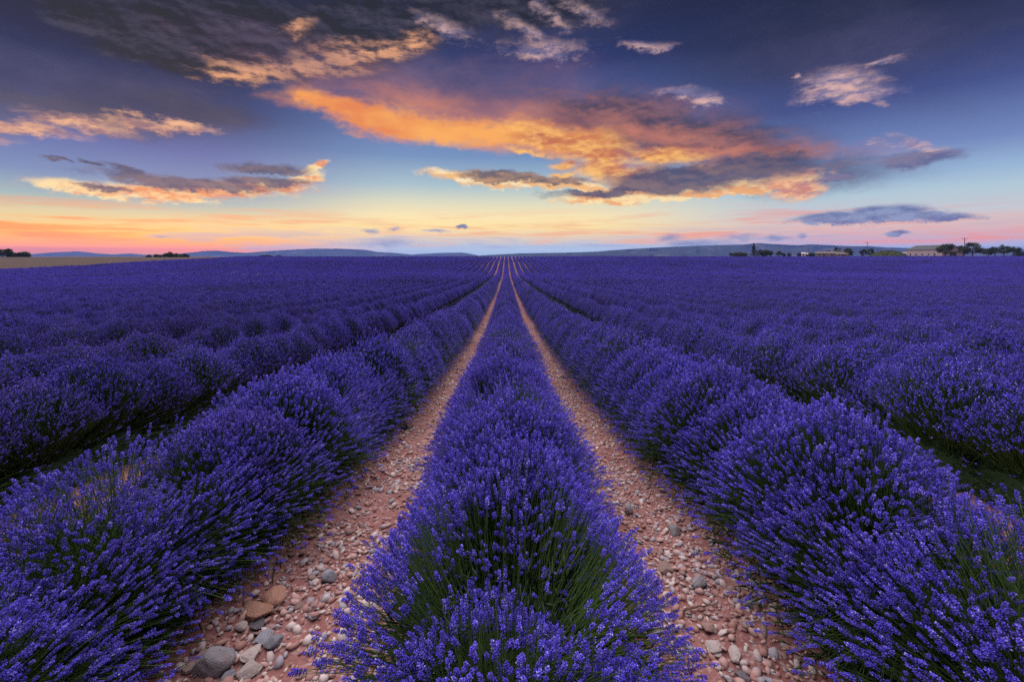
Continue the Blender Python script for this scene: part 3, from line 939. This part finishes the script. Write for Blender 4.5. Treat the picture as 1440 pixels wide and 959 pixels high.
strng = np.random.default_rng(9)
PALETTE = {'pink': (0.44, 0.28, 0.25), 'pale': (0.56, 0.48, 0.45), 'grey': (0.34, 0.33, 0.35), 'orange': (0.46, 0.25, 0.175), 'blue': (0.29, 0.31, 0.36), 'tan': (0.44, 0.34, 0.29), 'slate': (0.17, 0.17, 0.20), 'brown': (0.33, 0.23, 0.20)}
MIXED = ['pink', 'pink', 'pale', 'grey', 'grey', 'orange', 'tan', 'blue', 'blue', 'pale', 'brown']
def stone_colour(ob, key):
    c = PALETTE[key]; f = strng.uniform(.65, 1.02)
    ob.color = (c[0] * f, c[1] * f, c[2] * f, 1.0)
def put_stone(x, y, w, me, flatten=1.0, long=1.0, rz=None, tilt=0.25, sink=0.3):
    ob = link_obj('stone', me)
    s = w / 2
    ob.scale = (s * long, s, s * flatten)
    rz = strng.uniform(0, 6.28) if rz is None else rz
    ob.rotation_euler = (strng.normal(0, tilt), strng.normal(0, tilt), rz)
    ob.location = (x, y, float(zsoil(x, y)) + s * flatten * 0.62 * (1 - 2 * sink) * 0.9)
    return ob

hand = [  # px, py (contact with soil), width in px, mesh, flatten, long, label
    (300, 942, 56, 0, 1.15, 1.0, 'large rounded grey boulder at the foot of the broad lavender plant'),
    (386, 848, 37, 3, 1.1, 1.05, 'plump pinkish stone just behind the orange slab on the stony path'),
    (362, 866, 46, 4, 0.75, 1.15, 'long flat orange slab of rock below the plump pink stone'),
    (464, 817, 24, 6, 1.2, 1.0, 'squarish grey-blue stone beside the hem of the middle lavender row'),
    (360, 882, 24, 7, 0.7, 1.0, 'small dark slate-grey stone under the orange slab'),
    (371, 900, 28, 4, 0.6, 1.1, 'blue-grey flattened stone between slab and boulder'),
    (340, 885, 20, 8, 1.3, 0.8, 'pale upright stone leaning beside the slab'),
    (422, 857, 18, 5, 1.0, 1.0, 'round brown pebble in the middle of the boulder path'),
    (352, 948, 28, 3, 0.8, 1.1, 'pale oval stone on the path in front of the boulder'),
    (386, 906, 26, 5, 0.9, 1.0, 'rounded pink stone near the blue-grey flattened one'),
    (355, 922, 30, 7, 0.7, 1.2, 'long pale stone lying between boulder and middle row'),
    (268, 944, 22, 4, 0.8, 1.1, 'tan stone wedged against the side of the big boulder'),
    (322, 955, 22, 6, 1.0, 1.0, 'blue-grey stone in front of the big boulder'),
    (884, 722, 18, 6, 1.5, 0.9, 'upright grey stone on the twig path beside the middle row'),
    (948, 748, 20, 5, 0.9, 1.0, 'smooth domed grey stone half sunk in the twig path'),
    (935, 804, 24, 3, 0.9, 1.05, 'smooth brown-grey stone beside the middle row on the twig path'),
    (984, 824, 22, 0, 1.1, 1.3, 'large egg-shaped grey stone in the middle of the twig path'),
    (1066, 828, 26, 8, 1.0, 1.0, 'mottled grey stone under the edge of the loose open lavender plant'),
    (1058, 852, 26, 7, 0.7, 1.1, 'flat blue-grey stone under the loose open lavender plant'),
    (996, 888, 24, 4, 1.0, 1.0, 'pink angular stone just below the dry twig'),
    (1050, 884, 20, 5, 1.0, 1.0, 'tan stone at the edge of the twig path'),
    (1003, 913, 26, 7, 0.8, 1.0, 'pale pink triangular stone on bare soil below the twig'),
    (1034, 925, 24, 6, 0.7, 1.2, 'pale grey flattened stone on the twig path'),
    (1043, 953, 20, 8, 0.7, 1.1, 'pale slate pebble at the near end of the twig path'),
]
n_single = 0
for (px, py, wpx, mi, fl, lg, label) in hand:
    x, y = soil_at(px, py)
    ob = put_stone(x, y, wpx / FOC * y * (1.12 if wpx < 50 else 1.0), STONE[mi], fl, lg, tilt=0.12, sink=0.2, rz=0.3 if 'boulder at' in label else None)
    words_ = label.replace('-', ' ').split()
    stone_colour(ob, next((q for q in ('slate', 'blue', 'orange', 'brown', 'tan', 'pale', 'grey') if q in words_), 'pink'))
    tag(ob, label, 'stone'); n_single += 1

# stones thrown over the paths: the largest in view as single stones, the rest as gravel
cand = []
for r in range(-6, 6):
    xc = (r + 0.5) * ROW
    main = r in (-1, 0)
    ntry = 19000 if main else 500
    yy = 0.8 + (26 if main else 9) * strng.random(ntry) ** 2.1
    xx = xc + strng.normal(0, .30, ntry).clip(-.62, .62)
    w = 0.0185 * (1 - strng.random(ntry)) ** (-0.46)
    w = np.minimum(w, 0.062 if r == -1 else 0.05)
    # patches of bare soil
    bare = vnoise(xx * 2.2, yy * 1.6, 21 + r)
    keep = (bare > 0.20) | (strng.random(ntry) < 0.4)
    keep &= (w / yy > 0.0026)
    for x, y, s in zip(xx[keep], yy[keep], w[keep]):
        cand.append((s / y if main else 0.2 * s / y, x, y, s, r))
cand.sort(reverse=True)
named = [c_ for c_ in cand if c_[4] in (-1, 0)]
placed = []
singles = []
for c_ in named:
    if len(singles) >= 300 - n_single:
        break
    _, x, y, s, r = c_
    if all((x - q[0]) ** 2 + (y - q[1]) ** 2 > (0.45 * (s + q[2])) ** 2 for q in placed):
        placed.append((x, y, s)); singles.append(c_)
sset = set(singles)
for (_, x, y, s, r) in singles:
    mi = int(strng.integers(3, 9))
    ob = put_stone(x, y, s, STONE[mi], strng.uniform(.75, 1.15), strng.uniform(.9, 1.3), sink=0.3)
    tone = MIXED[int(strng.integers(0, len(MIXED)))]
    stone_colour(ob, tone)
    shade = {'pink': 'pinkish', 'pale': 'pale', 'grey': 'grey', 'orange': 'orange', 'blue': 'blue-grey', 'tan': 'tan', 'brown': 'brown'}[tone]
    size = 'fist-sized' if s > 0.048 else 'small'
    where = 'the boulder path' if r == -1 else 'the twig path'
    tag(ob, f'{size} {shade} weathered stone among the gravel of {where}', 'stone', f'{size} {shade} stones on {where}')
# gravel
shapes1 = [stone_shape(300 + i, 1, .5) for i in range(8)]
shapes0 = [stone_shape(400 + i, 0, .5) for i in range(8)]
Vs, Fs, Ts, off = [], [], [], 0
for c_ in cand:
    if c_ in sset:
        continue
    k, x, y, s, r = c_
    V, F = (shapes1 if (s / y > 0.045) else shapes0)[int(strng.integers(0, 8))]
    a = strng.uniform(0, 6.28); ca, sa = math.cos(a), math.sin(a)
    tx, ty = strng.normal(0, .3, 2)
    Vv = V * (s / 2) * np.array([strng.uniform(.9, 1.3), 1, strng.uniform(.7, 1.1)])
    Vv = np.stack([Vv[:, 0] * ca - Vv[:, 1] * sa, Vv[:, 0] * sa + Vv[:, 1] * ca, Vv[:, 2] + Vv[:, 0] * tx + Vv[:, 1] * ty], 1)
    Vs.append(Vv + np.array([x, y, float(zsoil(x, y)) + s * 0.12])); Fs.append(F + off); off += len(V)
    Ts.append(np.full(len(V), strng.random()))
me = mesh_data('gravel', np.concatenate(Vs), np.concatenate(Fs), m_gravel, np.concatenate(Ts))
tag(link_obj('gravel', me), 'loose pinkish gravel strewn over the paths between the lavender rows', 'gravel', kind='stuff')
print('stones', len(singles) + n_single, 'gravel', len(Ts))

# dry stalks and fallen bits under the rows
m_litter, gr, b = new_mat('dry_litter', 0.9, 0.1)
tv = attr_fac(gr, 'tint')
gr.t.links.new(gr.mix(tv, C3(0.10, 0.07, 0.05), C3(0.30, 0.24, 0.16)), b.inputs['Base Color'])
nl_ = 1500
lr = strng.integers(-1, 1, nl_)
lx = (lr + .5) * ROW + np.where(strng.random(nl_) < .5, -1, 1) * strng.normal(.33, .12, nl_)
ly = 0.9 + 11 * strng.random(nl_) ** 1.6
la = strng.uniform(0, 6.28, nl_); ll = strng.uniform(.012, .05, nl_)
p0 = np.stack([lx, ly, zsoil(lx, ly) + .004], 1)
x1_, y1_ = lx + ll * np.cos(la), ly + ll * np.sin(la)
p1 = np.stack([x1_, y1_, zsoil(x1_, y1_) + strng.uniform(.003, .012, nl_)], 1)
V, F = tubes(np.stack([p0, p1], 1), (.0011, .0008), 3)
tag(link_obj('dry_litter', mesh_data('dry_litter', V, F, m_litter, np.repeat(strng.random(nl_), 6))), 'dry stalks and plant litter fallen along the path edges', 'litter', kind='stuff')

# dry twig and a weed on the paths
m_twig, gr, b = new_mat('dry_twig', 0.85, 0.2)
n1 = gr.noise(texco(gr), 60, 4, 0.6)
gr.t.links.new(gr.mix(n1, C3(0.05, 0.03, 0.022), C3(0.16, 0.10, 0.075)), b.inputs['Base Color'])
def twig_tube(pts, r0, r1):
    pts = np.array(pts)
    V, F = tubes(pts[None], np.linspace(r0, r1, len(pts)), 5)
    return V, F
xa, ya = soil_at(945, 868); xb, yb = soil_at(1008, 853); xc_, yc_ = soil_at(982, 872)
def on_soil(x, y, up=0.006):
    return (x, y, float(zsoil(x, y)) + up)
def path_pts(x0, y0, x1, y1, n, wob, seed):
    rg = np.random.default_rng(seed)
    out = []
    for i in range(n):
        t = i / (n - 1)
        x = x0 + (x1 - x0) * t + rg.normal(0, wob); y = y0 + (y1 - y0) * t + rg.normal(0, wob)
        out.append(on_soil(x, y, 0.007 + 0.012 * math.sin(math.pi * t)))
    return out
tw = empty('dry_twig', on_soil(xa, ya, 0)); tag(tw, 'thin dark forked twig lying on the stony path', 'twig')
o = np.array(tw.location)
V, F = twig_tube(np.array(path_pts(xa, ya, xb, yb, 9, .006, 1)) - o, .0045, .0018)
mesh_obj('twig_stem', V, F, m_twig, tw, True)
xm, ym = xa + (xb - xa) * .3, ya + (yb - ya) * .3
V, F = twig_tube(np.array(path_pts(xm, ym, xc_ + .05, yc_, 6, .005, 2)) - o, .0032, .0012)
mesh_obj('side_shoot', V, F, m_twig, tw, True)

def weed(px, py, w, h, n, label, seed, mat):
    x, y = soil_at(px, py)
    rg = np.random.default_rng(seed)
    rt = empty('weed', (x, y, float(zsoil(x, y)) - 0.01)); tag(rt, label, 'weed')
    a = rg.uniform(0, 6.28, n); t = rg.uniform(.1, 1.2, n)
    d = np.stack([np.sin(t) * np.cos(a), np.sin(t) * np.sin(a), np.cos(t)], 1)
    base = np.stack([rg.normal(0, w * .12, n), rg.normal(0, w * .12, n), np.zeros(n)], 1)
    V, F, k = diamonds(base, d, h * rg.uniform(.6, 1.1, n), np.full(n, h * .05), 3, .5)
    ob = link_obj('leaf_tuft', mesh_data('leaf_tuft', V, F, mat, np.repeat(rg.random(n), k)), rt); tag(ob, kind='stuff')
    V, F = woody_heart(seed, w * .2)
    link_obj('root_crown', mesh_data('root_crown', V, F, mat, np.zeros(len(V))), rt)
m_weed, gr, b = new_mat('weed_leaf', 0.8, 0.2)
tv = attr_fac(gr, 'tint')
gr.t.links.new(gr.mix(tv, C3(0.05, 0.065, 0.015), C3(0.12, 0.13, 0.03)), b.inputs['Base Color'])
weed(570, 604, .16, .10, 40, 'little green weed growing at the edge of the boulder path', 1, m_leaf)
for i, (px, py, lab) in enumerate([(240, 388, 'lone yellow-green weed clump among the lavender near the bush clump'), (331, 386, 'small yellow-green weed clump, first of three close together in the lavender'), (344, 390, 'widest yellow-green weed clump, between two smaller ones in the lavender'), (362, 391, 'yellow-green weed clump at the middle-row end of the three in the lavender')]):
    weed(px, py + 3, 1.6, 1.15, 150, lab, 5 + i, m_weed)

# ------------------------------------------------------------------ trees, farm buildings and poles along the crest
m_bark, gr, b = new_mat('bark', 0.9, 0.1)
n1 = gr.noise(texco(gr), 6, 6, 0.7)
gr.t.links.new(gr.mix(n1, C3(0.05, 0.038, 0.028), C3(0.14, 0.11, 0.085)), b.inputs['Base Color'])
m_fol, gr, b = new_mat('tree_foliage', 0.8, 0.15)
tv = attr_fac(gr, 'tint'); rr = obj_rand(gr)
c = gr.mix(tv, C3(0.022, 0.040, 0.014), C3(0.075, 0.105, 0.034))
c = gr.mix(gr.rng(rr, 0, 1, 0, .35), c, C3(0.06, 0.065, 0.03))
gr.t.links.new(c, b.inputs['Base Color'])

def spot(px, D):
    x = (px - VX) / FOC * D
    return x, D, float(zg(x, D))

def tree(px, D, w_px, h_px, label, seed, name='oak_tree', form='round', group=None, trunk=0.25, cat='tree', n_leaf=2600, sink=0.0):
    x, y, z = spot(px, D)
    k = D / FOC
    W, H = w_px * k, (h_px + (4.0 if px > 1300 else 2.5 if px > 1000 else 0.5)) * k
    rg = np.random.default_rng(seed)
    rt = empty(name, (x, y, z - sink)); tag(rt, label, cat, group)
    H += sink
    # trunk with limbs
    th = H * trunk
    Vs, Fs, off = [], [], 0
    r0 = max(0.12, 0.035 * H)
    V, F = tubes(np.array([[[0, 0, -0.2], [rg.normal(0, .02) * H, rg.normal(0, .02) * H, th], [rg.normal(0, .03) * H, rg.normal(0, .03) * H, H * .72]]]), (r0, r0 * .75, r0 * .25), 7)
    Vs.append(V); Fs.append(F); off += len(V)
    lobes = []
    if form == 'round':
        nl = 13
        for i in range(nl):
            a = 2 * math.pi * i / nl * 2.4 + rg.uniform(-.4, .4)
            zz = rg.uniform(.0, 1.0)
            rad = (0.36 * math.sqrt(max(0.05, 1 - (zz * 1.5 - .62) ** 2))) * W * rg.uniform(.65, 1.1)
            lobes.append((rad * math.cos(a), rad * math.sin(a), th + (H - th) * (.14 + .70 * zz), W * rg.uniform(.12, .2), (H - th) * rg.uniform(.12, .2)))
        lobes.append((0, 0, th + (H - th) * .55, W * .3, (H - th) * .3))
    elif form == 'cone':
        for i in range(14):
            t = (i + .5) / 14
            a = i * 2.4
            rad = W * .34 * (1 - t) * rg.uniform(.5, 1)
            lobes.append((rad * math.cos(a), rad * math.sin(a), th + (H - th) * (.03 + .95 * t), W * (.24 * (1 - t) + .06), (H - th) * .10))
    else:   # low, spreading shrub
        for i in range(12):
            a = i * 2.4 + rg.uniform(-.3, .3)
            rad = W * .42 * math.sqrt((i + .5) / 12)
            lobes.append((rad * math.cos(a), rad * math.sin(a) * .6, H * rg.uniform(.3, .66) * (1 - .35 * (rad / (W * .45)) ** 2), W * rg.uniform(.11, .17), H * rg.uniform(.22, .34)))
    for (lx, ly, lz, lw, lh) in lobes[:9]:
        s0 = np.array([0, 0, th * rg.uniform(.75, 1.1)]); e0 = np.array([lx, ly, lz])
        m0 = s0 * .5 + e0 * .5 + np.array([0, 0, -.03 * H])
        V, F = tubes(np.array([[s0, m0, e0]]), (r0 * .42, r0 * .28, r0 * .1), 5)
        Vs.append(V); Fs.append(F + off); off += len(V)
    mesh_obj('trunk', np.concatenate(Vs), np.concatenate(Fs), m_bark, rt, True)
    # crown: leaf sprays through the volume of each lobe
    per = n_leaf // len(lobes)
    P_, S_, T_ = [], [], []
    for (lx, ly, lz, lw, lh) in lobes:
        d = rg.normal(0, 1, (per, 3)); d /= np.linalg.norm(d, axis=1, keepdims=True)
        r = rg.random(per) ** .38 * np.where(rg.random(per) < .12, 1.25, 1.0)
        P_.append(np.array([lx, ly, lz]) + d * r[:, None] * np.array([lw, lw, lh]))
        T_.append(np.clip(rg.uniform(0, .8) + rg.normal(0, .18, per), 0, 1))
    P_ = np.concatenate(P_); T_ = np.concatenate(T_)
    P_[:, 2] = np.maximum(P_[:, 2], 0.05)
    n = len(P_)
    s = W * .022 * rg.uniform(.7, 1.5, n) + 0.05
    a = rg.normal(0, 1, (n, 3)); a /= np.linalg.norm(a, axis=1, keepdims=True)
    u, w_ = frames(a)
    V = np.stack([P_ - u * s[:, None], P_ + w_ * (s * .55)[:, None], P_ + u * s[:, None], P_ - w_ * (s * .55)[:, None]], 1).reshape(-1, 3)
    F = np.arange(n * 4).reshape(-1, 4)
    tag(link_obj('crown', mesh_data('crown', V, F, m_fol, np.repeat(T_, 4)), rt), kind='stuff')
    return rt

D1 = 292.0
tree(1039, 300, 26, 6, 'low dark hedge-like bush beside the pointed conifer', 1, 'bush', 'shrub', trunk=.15, cat='bush')
tree(1060, 300, 11, 17, 'pointed dark conifer standing beside a rounded bushy tree', 2, 'conifer_tree', 'cone', trunk=.08)
tree(1076, 298, 24, 10.5, 'broad rounded bushy tree beside the pointed conifer', 3, 'round_tree', 'shrub', trunk=.1)
tree(1096, 305, 9, 6.5, 'small tree next past the broad rounded bushy one', 4, 'small_tree', trunk=.15)
tree(1102.5, 305, 4.5, 4, 'tiny bush beside the small tree near the rounded bushy one', 5, 'bush', 'shrub', cat='bush')
tree(1110, 305, 6, 5, 'small bush beside the shortest utility pole', 6, 'bush', 'shrub', cat='bush')
tree(1125, 305, 9, 5.5, 'dark bush beside the two little white sheds', 7, 'bush', 'shrub', cat='bush')
tree(1141, 302, 12, 6, 'dark bush at the foot of the thin pole by the white sheds', 8, 'bush', 'shrub', cat='bush')
tree(1164, 320, 6, 8, 'small dark tree rising behind the pale farmhouse roofs', 9, 'small_tree')
tree(1178, 315, 11, 12.5, 'slender rounded tree beside the pale farmhouses', 10, 'oak_tree')
tree(1193, 298, 14, 10.5, 'squat dark tree between farmhouses and the pole trees', 11, 'oak_tree', trunk=.12)
tree(1214, 298, 10, 9, 'tree in front of the middle utility pole, farmhouse side', 12, 'oak_tree', trunk=.15)
tree(1224, 298, 11, 9.5, 'tree between the middle utility pole and the grassy mound', 13, 'oak_tree', trunk=.15)
tree(1329, 268, 23, 16, 'spreading open tree in front of the long barn wall', 14, 'oak_tree', trunk=.22)
tree(1355, 270, 16, 14, 'tree at the foot of the tallest utility pole by the barn gable', 15, 'oak_tree', trunk=.2)
tree(1368, 268, 25, 17, 'largest dark tree, just past the barn gable and tallest pole', 16, 'oak_tree', trunk=.26)
tree(1390, 285, 15, 11, 'first of the low trees past the largest one by the barn', 17, 'oak_tree', trunk=.22)
tree(1399, 290, 13, 13, 'second of the low trees past the largest one by the barn', 18, 'oak_tree', trunk=.26)
tree(1412, 285, 15, 14.5, 'tallest and middle one of the low trees past the barn', 19, 'oak_tree', trunk=.26)
tree(1426, 285, 18, 13, 'last rounded one of the low trees past the barn', 20, 'oak_tree', trunk=.26)
tree(1438, 280, 22, 4, 'low dark hedge at the end of the barn-side trees', 21, 'hedge', 'shrub', cat='hedge')
# stubble side
tree(4, 262, 26, 13, 'tall dark tree at the end of the copse on the stubble field', 30, 'copse_tree', trunk=.12, sink=.3)
tree(20, 265, 22, 8.5, 'low dark tree in the middle of the copse on the stubble field', 31, 'copse_tree', 'shrub', trunk=.12, sink=.3)
tree(34, 262, 17, 9, 'last low tree of the copse, facing the open stubble', 32, 'copse_tree', 'shrub', trunk=.12, sink=.3)
for i, (px, w, h, lab) in enumerate([(209, 9, 3.5, 'smallest outlying bush of the clump on the skyline'), (222, 14, 4.5, 'low bush between the outlying one and the tallest of the clump'), (238, 20, 7.5, 'tallest rounded bush in the clump on the skyline'), (255, 22, 5, 'long low bush at the middle-row end of the skyline clump'),
                                     (374, 20, 3, 'lone flat bush on the skyline at the foot of the hills'), (392, 12, 2.6, 'tiny companion of the lone flat skyline bush')]):
    tree(px, 250, w, h + 1.2, lab, 40 + i, 'bush', 'shrub', cat='bush', sink=.3, trunk=.1)

# ---- buildings
def paint(name, c1, c2, scale=0.6, rough=0.85):
    m, gr, b = new_mat(name, rough, 0.25)
    n1 = gr.noise(texco(gr), scale, 6, 0.65)
    gr.t.links.new(gr.mix(gr.rng(n1, .3, .7, 0, 1), C3(*c1), C3(*c2)), b.inputs['Base Color'])
    return m
m_wall = paint('barn_sheeting', (0.30, 0.265, 0.28), (0.38, 0.34, 0.35))
m_roof = paint('barn_roofing', (0.055, 0.063, 0.066), (0.085, 0.095, 0.098))
m_dark = paint('dark_opening', (0.04, 0.04, 0.045), (0.07, 0.07, 0.075))
m_trim = paint('trim', (0.40, 0.36, 0.35), (0.5, 0.46, 0.45))
m_white = paint('white_paint', (0.72, 0.72, 0.72), (0.8, 0.8, 0.8))
m_tile = paint('pale_tiles', (0.13, 0.115, 0.105), (0.19, 0.165, 0.155))
m_render = paint('pale_render', (0.20, 0.19, 0.18), (0.27, 0.25, 0.235))
m_glass, gr, b = new_mat('window_glass', 0.15, 0.5); b.inputs['Base Color'].default_value = C3(0.04, 0.05, 0.07)
m_pole = paint('weathered_pole', (0.10, 0.085, 0.07), (0.17, 0.15, 0.13), 3)
m_grass = paint('mound_grass', (0.05, 0.065, 0.025), (0.12, 0.12, 0.05), 0.8, 0.95)
m_rust = paint('rusty_sheet', (0.28, 0.16, 0.13), (0.42, 0.27, 0.22))

def box(name, x0, x1, y0, y1, z0, z1, mat, parent):
    V = [(x, y, z) for z in (z0, z1) for y in (y0, y1) for x in (x0, x1)]
    F = [(0, 2, 3, 1), (4, 5, 7, 6), (0, 1, 5, 4), (2, 6, 7, 3), (0, 4, 6, 2), (1, 3, 7, 5)]
    return mesh_obj(name, V, F, mat, parent)

def gable_house(name, loc, rz, L, W, hw, hr, label, wall, roof, cat='house', over=0.35, openings=(), panels=0):
    """x along the ridge; wall faces at y=0 (front) and y=W"""
    rt = empty(name, loc, rz); tag(rt, label, cat)
    V = [(0, 0, -.6), (L, 0, -.6), (L, W, -.6), (0, W, -.6), (0, 0, hw), (L, 0, hw), (L, W, hw), (0, W, hw), (0, W / 2, hr), (L, W / 2, hr)]
    F = [(0, 1, 5, 4), (2, 3, 7, 6), (1, 2, 6, 9, 5), (3, 0, 4, 8, 7)]
    mesh_obj('wall', V, F, wall, rt)
    sl = (hr - hw) / (W / 2)
    for s in (0, 1):
        ye, ym = (-over, W / 2) if s == 0 else (W + over, W / 2)
        ze, zm = hw - over * sl + .08, hr + .08
        V = [(-over, ye, ze), (L + over, ye, ze), (L + over, ym, zm), (-over, ym, zm)]
        V += [(a, b_, c_ + .16) for a, b_, c_ in V]
        F = [(0, 3, 2, 1), (4, 5, 6, 7), (0, 1, 5, 4), (1, 2, 6, 5), (2, 3, 7, 6), (3, 0, 4, 7)]
        mesh_obj('roof_slope', V, F, roof, rt)
    box('ridge_cap', -over, L + over, W / 2 - .3, W / 2 + .3, hr + .2, hr + .34, roof, rt)
    for i in range(panels + 1 if panels else 0):
        xx = L * i / panels
        box('wall_post', xx - .09, xx + .09, -.07, -.003, -.3, hw - .05, m_trim, rt)
    for (kind, x0, x1, z0, z1, side) in openings:
        if side == 'f':
            f = box(kind, x0, x1, -.10, .02, z0, z1, m_dark if kind == 'door' else m_glass, rt)
            box('frame', x0 - .12, x1 + .12, -.075, .01, z1 + .003, z1 + .15, m_trim, f)
        else:
            f = box(kind, L - .02, L + .10, x0, x1, z0, z1, m_dark if kind == 'door' else m_glass, rt)
            box('frame', L - .01, L + .075, x0 - .12, x1 + .12, z1 + .003, z1 + .15, m_trim, f)
    return rt

# the long pale barn: its long wall runs away from the corner by the open tree
cx_, cy_ = 277.6, 290.0
al = math.radians(85 - 180)
Lb, Wb = 29.0, 13.0
far = Vector((cx_ + Lb * math.cos(math.radians(85)), cy_ + Lb * math.sin(math.radians(85)), 0))
zb = float(zg(cx_, cy_)) - 0.1
gable_house('barn', (far.x, far.y, zb), al, Lb, Wb, 4.9, 7.6, 'long pale barn with a low grey pitched roof behind the open tree', m_wall, m_roof, 'barn', 0.4,
            [('door', 3.2, 4.3, 0, 2.4, 'f'), ('window', 8.0, 9.2, 1.3, 2.4, 'f'), ('window', 13.0, 14.2, 1.3, 2.4, 'f'), ('window', 18.2, 19.4, 1.3, 2.4, 'f'), ('door', 22.8, 24.0, 0, 2.5, 'f'), ('door', 4.6, 8.4, 0, 3.6, 'g')], panels=8)
# small farm buildings
def small_house(px, D, L, W, hw, hr, rzdeg, label, name='farmhouse', wall=m_render, roof=m_tile, cat='house', op=True):
    x, y, z = spot(px, D)
    ops = [('window', L * .2, L * .2 + .9, 1.0, 2.1, 'f'), ('door', L * .5, L * .5 + 1.0, 0, 2.1, 'f'), ('window', L * .75, L * .75 + .9, 1.0, 2.1, 'f')] if op else [('door', L * .3, L * .3 + .9, 0, 1.8, 'f')]
    return gable_house(name, (x, y, z - .1), math.radians(rzdeg), L, W, hw, hr, label, wall, roof, cat, .3, ops)
small_house(1147, 312, 8.5, 6, 2.5, 3.7, -34, 'low pale farmhouse with tiled roof next to the white sheds')
small_house(1163, 308, 11.0, 7, 2.4, 3.9, -30, 'longest pale farmhouse with a tiled roof, middle of the three')
small_house(1175.5, 300, 6.5, 5, 1.9, 3.3, -38, 'steep-roofed pale outbuilding in front of the slender rounded tree')
small_house(1127, 300, 1.9, 1.6, 2.5, 2.9, -34, 'taller little white shed beside the dark bush', 'white_shed', m_white, m_white, 'shed', False)
small_house(1132.5, 300, 1.3, 1.2, 2.2, 2.6, -34, 'narrower little white shed near the thin pole', 'white_shed', m_white, m_white, 'shed', False)
small_house(1259, 286, 5.0, 3.0, 2.4, 2.9, -40, 'small rusty pink lean-to between mound and barn', 'tool_shed', m_rust, m_trim, 'shed', False)

# grassy mound
x, y, z = spot(1249, 284)
n_u, n_v = 40, 16
V, F = [], []
rg = np.random.default_rng(4)
for j in range(n_v):
    for i in range(n_u):
        u_ = i / (n_u - 1) * 2 - 1; v_ = j / (n_v - 1) * 2 - 1
        hgt = max(0.0, 1 - (abs(u_) ** 2.4)) * max(0.0, 1 - v_ * v_)
        V.append((u_ * 10.0, v_ * 5.0, hgt * 4.1 + (rg.normal(0, .09) if hgt > 0 else 0) - .25))
for j in range(n_v - 1):
    for i in range(n_u - 1):
        a = j * n_u + i
        F.append((a, a + 1, a + n_u + 1, a + n_u))
mo = empty('earth_mound', (x, y, z), math.radians(-40)); tag(mo, 'long grassy earth mound between the pole trees and the barn', 'mound')
mesh_obj('bank', V, F, m_grass, mo, True)
rg = np.random.default_rng(8)
nb = 5000
u_ = rg.uniform(-.97, .97, nb); v_ = rg.uniform(-.95, .95, nb)
hg = (1 - np.abs(u_) ** 2.4) * (1 - v_ * v_) * 4.1 - .27
dd = rg.normal(0, .35, (nb, 3)); dd[:, 2] = 1; dd /= np.linalg.norm(dd, axis=1, keepdims=True)
V, F, k = diamonds(np.stack([u_ * 10, v_ * 5, hg], 1), dd, rg.uniform(.3, .8, nb), np.full(nb, .04), 3, .4)
tag(link_obj('grass', mesh_data('grass', V, F, m_fol, np.repeat(rg.random(nb), k)), mo), kind='stuff')

# utility poles
def pole(px, D, top_py, label, arm=1.1, r=0.14, cross=True):
    x, y, z = spot(px, D)
    H = (VY - top_py) / FOC * D + EYE - z
    rt = empty('utility_pole', (x, y, z), math.radians(-38)); tag(rt, label, 'pole')
    V, F = tubes(np.array([[[0, 0, -.4], [0, 0, H * .5], [0, 0, H]]]), (r * 1.25, r * 1.05, r * .8), 8)
    mesh_obj('post', V, F, m_pole, rt, True)
    if cross:
        ca = box('cross_arm', -arm, arm, -.09, .09, H - .62, H - .44, m_pole, rt)
        for q in (-.9, 0, .9):
            V, F = tubes(np.array([[[q * arm, 0, H - .45], [q * arm, 0, H - .3], [q * arm, 0, H - .05]]]), (.05, .11, .05), 6)
            mesh_obj('insulator', V, F, m_trim, ca, True)
pole(1356.5, 275, 334.5, 'tallest wooden utility pole with a cross arm beside the barn gable', 1.4, .2)
pole(1219.5, 296, 340.5, 'middle utility pole rising from the two trees by the mound', 1.0, .14)
pole(1137, 300, 346.5, 'thin pole beside the white sheds', .7, .10)
pole(1113, 310, 351.5, 'shortest utility pole with a small cross arm near the small bushes', .8, .08)
pole(1104, 420, 352.5, 'faint far pole behind the tiny bush', .5, .08, False)
pole(1256, 330, 347.5, 'slim far pole behind the grassy mound', .5, .09, False)

# ------------------------------------------------------------------ the evening air
m_haze = bpy.data.materials.new('evening_haze'); m_haze.use_nodes = True
ht = m_haze.node_tree
for n in list(ht.nodes):
    ht.nodes.remove(n)
pv = ht.nodes.new('ShaderNodeVolumePrincipled')
pv.inputs['Color'].default_value = (0.24, 0.37, 0.92, 1.0)
pv.inputs['Density'].default_value = 1.3e-4
ho = ht.nodes.new('ShaderNodeOutputMaterial')
ht.links.new(pv.outputs[0], ho.inputs['Volume'])
hz = box('haze', -8100, 8100, -8100, 8100, -14, 135, m_haze, None)
tag(hz, kind='stuff')
